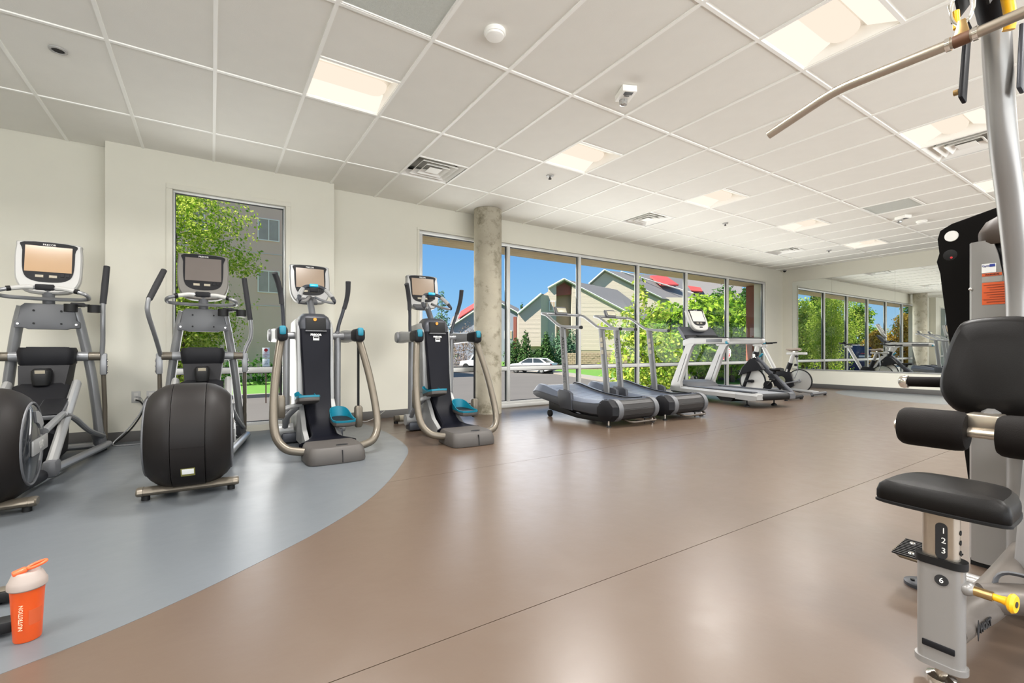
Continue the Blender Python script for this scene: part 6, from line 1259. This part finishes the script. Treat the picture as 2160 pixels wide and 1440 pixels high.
# base ----------------------------------------------------------------------------------------
bt = gobj('base_tube', MB().tube(spline([G(1.74, 0.425, 0.135), G(1.90, 0.42, 0.125), G(2.05, 0.40, 0.13), G(2.35, 0.40, 0.13), G(2.75, 0.41, 0.13)], 5), 0.05, 16), P('base_taupe', (98, 91, 85), 0.4, metal=0.2))
lettering('HOIST', 0.030, m_ink, bt, face_mat(G(1.880, 0.3675, 0.128), (-0.07, -1, 0.08)), bold=0.001, depth=0.002)
gobj('logo_spike', MB().prism([(-0.008, 0.0), (0.0, -0.03), (0.008, 0.0), (0.0, 0.03)], 'xz', -0.0008, 0.0008), m_ink, bt, loc=G(1.822, 0.3705, 0.130), rot=(0, 0, math.radians(-4)))
gobj('base_elbow', MB().tube(spline([G(2.02, 0.40, 0.15), G(2.08, 0.30, 0.17), G(2.14, 0.10, 0.19)], 4), 0.045, 14), MATS['base_taupe'])
gobj('selector_loop', MB().tube(fillet([G(2.05, 0.385, 0.14), G(2.07, 0.38, 0.235), G(2.12, 0.15, 0.235), G(2.14, 0.05, 0.235)], 0.04), 0.022, 8, ry=0.006), m_grey)
gobj('cross_tube', MB().cyl(G(2.32, 0.54, 0.08), G(2.32, 0.10, 0.08), 0.03, 14), m_gsil)
fp = gobj('foot_plate', MB().prism([(p[0] - CX, p[1] - CYm) for p in ((2.215, 0.60), (2.22, 0.67), (2.26, 0.705), (2.40, 0.715), (2.425, 0.69), (2.42, 0.54), (2.22, 0.52))], 'xy', 0.128, 0.138, 0.003), P('plate_brown', (88, 76, 60), 0.5, metal=0.4))
for k in range(11):
    x = 2.225 + k * 0.0195
    gobj('rib', MB().box(G(x, 0.612 + 0.001 * k, 0.1405), (0.008, 0.165 + 0.001 * k, 0.005)), m_black, fp)
for x, y in ((2.26, 0.645), (2.38, 0.675)): gobj('screw', MB().lathe([(0.010, 0), (0.008, 0.004)], G(x, y, 0.143), n=12), m_chrome, fp)
gobj('plate_post', MB().cyl(G(2.35, 0.625, 0.012), G(2.35, 0.625, 0.13), 0.016, 12), m_chrome)
fd = gobj('floor_disc', MB().lathe([(0.055, 0.0), (0.055, 0.012), (0.045, 0.016)], G(2.34, 0.635, 0), n=28), m_gunmetal); gobj('disc_bolt', MB().cyl(G(2.325, 0.66, 0.016), G(2.325, 0.66, 0.021), 0.007, 8), m_black, fd)
gobj('pivot_bracket', MB().lathe([(0.03, -0.025), (0.055, -0.02), (0.055, 0.02), (0.03, 0.025)], G(2.05, 0.235, 0.47), (0, 1, 0), 22), m_black); gobj('pivot_arm', MB().box(G(2.06, 0.24, 0.40), (0.05, 0.035, 0.17), bev=0.012), m_gsil)

# ------------------------------------------------------------------ shaker bottle
m_orange = bpy.data.materials.new('orange_translucent'); m_orange.use_nodes = True
_b = m_orange.node_tree.nodes['Principled BSDF']; _b.inputs['Base Color'].default_value = lin((190, 72, 18)) + (1,); _b.inputs['Roughness'].default_value = 0.35; _b.inputs['Subsurface Weight'].default_value = 0.35; _b.inputs['Subsurface Radius'].default_value = (0.05, 0.02, 0.01)
m_cream = P('lid_cream', (146, 134, 127), 0.5)
t = thing('shaker_bottle', 'orange shaker bottle with cream lid standing on the blue floor', 'bottle', (-0.495, 2.09, 0), math.radians(20))
bo_ = obj('body', MB().lathe([(0.028, 0.0), (0.032, 0.002), (0.0335, 0.008), (0.036, 0.07), (0.0395, 0.14), (0.0415, 0.172)], n=36), m_orange, t)
ld = obj('lid', MB().lathe([(0.044, 0.166), (0.0475, 0.170), (0.0475, 0.186), (0.044, 0.192), (0.036, 0.212), (0.030, 0.218)], n=36), m_cream, t)
obj('spout_block', MB().loft([[(x, y - 0.004, z) for x, y in rrect(w, dd, 0.008, 3)] for w, dd, z in ((0.056, 0.05, 0.19), (0.046, 0.044, 0.214), (0.040, 0.04, 0.2165))]), m_cream, ld)
m_ocap = P('cap_orange', (240, 88, 40), 0.4)
obj('flip_cap', MB().box((-0.018, -0.004, 0.222), (0.034, 0.026, 0.014), rot=(0, -0.25, 0), bev=0.005), m_ocap, ld)
obj('carry_loop', MB().tube([(0.021 + 0.022 * math.cos(a), -0.004 + 0.014 * math.sin(a), 0.232 + 0.006 * math.cos(a)) for a in np.linspace(0, 2 * PI, 21)], 0.0045, 8, caps=False), m_ocap, ld)
M = Matrix.Rotation(math.radians(-28), 4, 'Z') @ face_mat((0, -0.0402, 0.085), (0, -1, 0.055)) @ Matrix.Rotation(math.radians(90), 4, 'Z')
lettering('NUTRITION', 0.0145, P('bottle_print', (240, 190, 160), 0.6), bo_, M)
obj('print_block', MB().loft([[(r * math.sin(a), -r * math.cos(a), z) for a in np.linspace(-0.05, 0.85, 7)] + [((r - 0.001) * math.sin(a), -(r - 0.001) * math.cos(a), z) for a in np.linspace(0.85, -0.05, 7)] for r, z in ((0.0360, 0.055), (0.0384, 0.103))]), P('bottle_print_dark', (176, 74, 34), 0.5), bo_)
# low rail frame entering at the left edge
t = thing('machine_base_rail', 'low black and tan machine base just entering the left edge behind the bottle', 'machine base', (-1.1, 2.3, 0))
for y in (-0.14, 0.13):
    r_ = obj('rail', MB().bx(-0.5, 0.51 if y > 0 else 0.56, y - 0.03, y + 0.03, 0.012, 0.05, 0.006), m_black, t); obj('rail_top', MB().bx(-0.49, 0.49, y - 0.024, y + 0.024, 0.05, 0.054, 0.001), m_bronze, r_)
    for x in (-0.44, 0.44): obj('rubber_foot', MB().cyl((x, y, 0), (x, y, 0.014), 0.02, 10), m_black, r_)
obj('cross_member', MB().bx(-0.46, -0.40, -0.14, 0.09, 0.02, 0.048, 0.004), m_black, t)
# charging cables hanging from the wall sockets
t = thing('power_cable', 'grey and black cables looping from the wall socket to the floor', 'cable', (-0.64, PY, 0))
_p = lambda x, y, z: (x + 0.64, y - PY, z)
obj('black_cable', MB().tube(spline([_p(-0.645, 6.025, 0.42), _p(-0.60, 5.98, 0.40), _p(-0.58, 5.97, 0.32), _p(-0.66, 5.93, 0.16), _p(-0.78, 5.88, 0.03), _p(-0.85, 5.80, 0.008)], 6), 0.007, 8), m_black, t)
obj('grey_cable', MB().tube(spline([_p(-0.55, 6.025, 0.45), _p(-0.57, 5.97, 0.41), _p(-0.60, 5.95, 0.30), _p(-0.70, 5.90, 0.14), _p(-0.80, 5.84, 0.02), _p(-0.70, 5.78, 0.008), _p(-0.50, 5.82, 0.008)], 6), 0.006, 8), m_silver, t)
obj('thin_lead', MB().tube(spline([_p(-0.645, 6.025, 0.45), _p(-0.60, 5.99, 0.44), _p(-0.57, 5.985, 0.36), _p(-0.54, 5.98, 0.29)], 6), 0.0035, 6), m_silver, t)
t = thing('floor_plug', 'small plug and lead on the floor by the teal-trimmed trainer on tan', 'plug', (1.55, 6.06, 0))
obj('plug_body', MB().box((0, 0, 0.03), (0.05, 0.06, 0.06), bev=0.01), m_black, t); obj('lead', MB().tube(spline([(0.03, 0, 0.03), (0.12, -0.05, 0.008), (0.25, -0.08, 0.06), (0.33, -0.15, 0.14)], 5), 0.005, 8), m_white, t); obj('plug_face', MB().box((0.02, -0.028, 0.045), (0.02, 0.008, 0.02)), m_white, t)
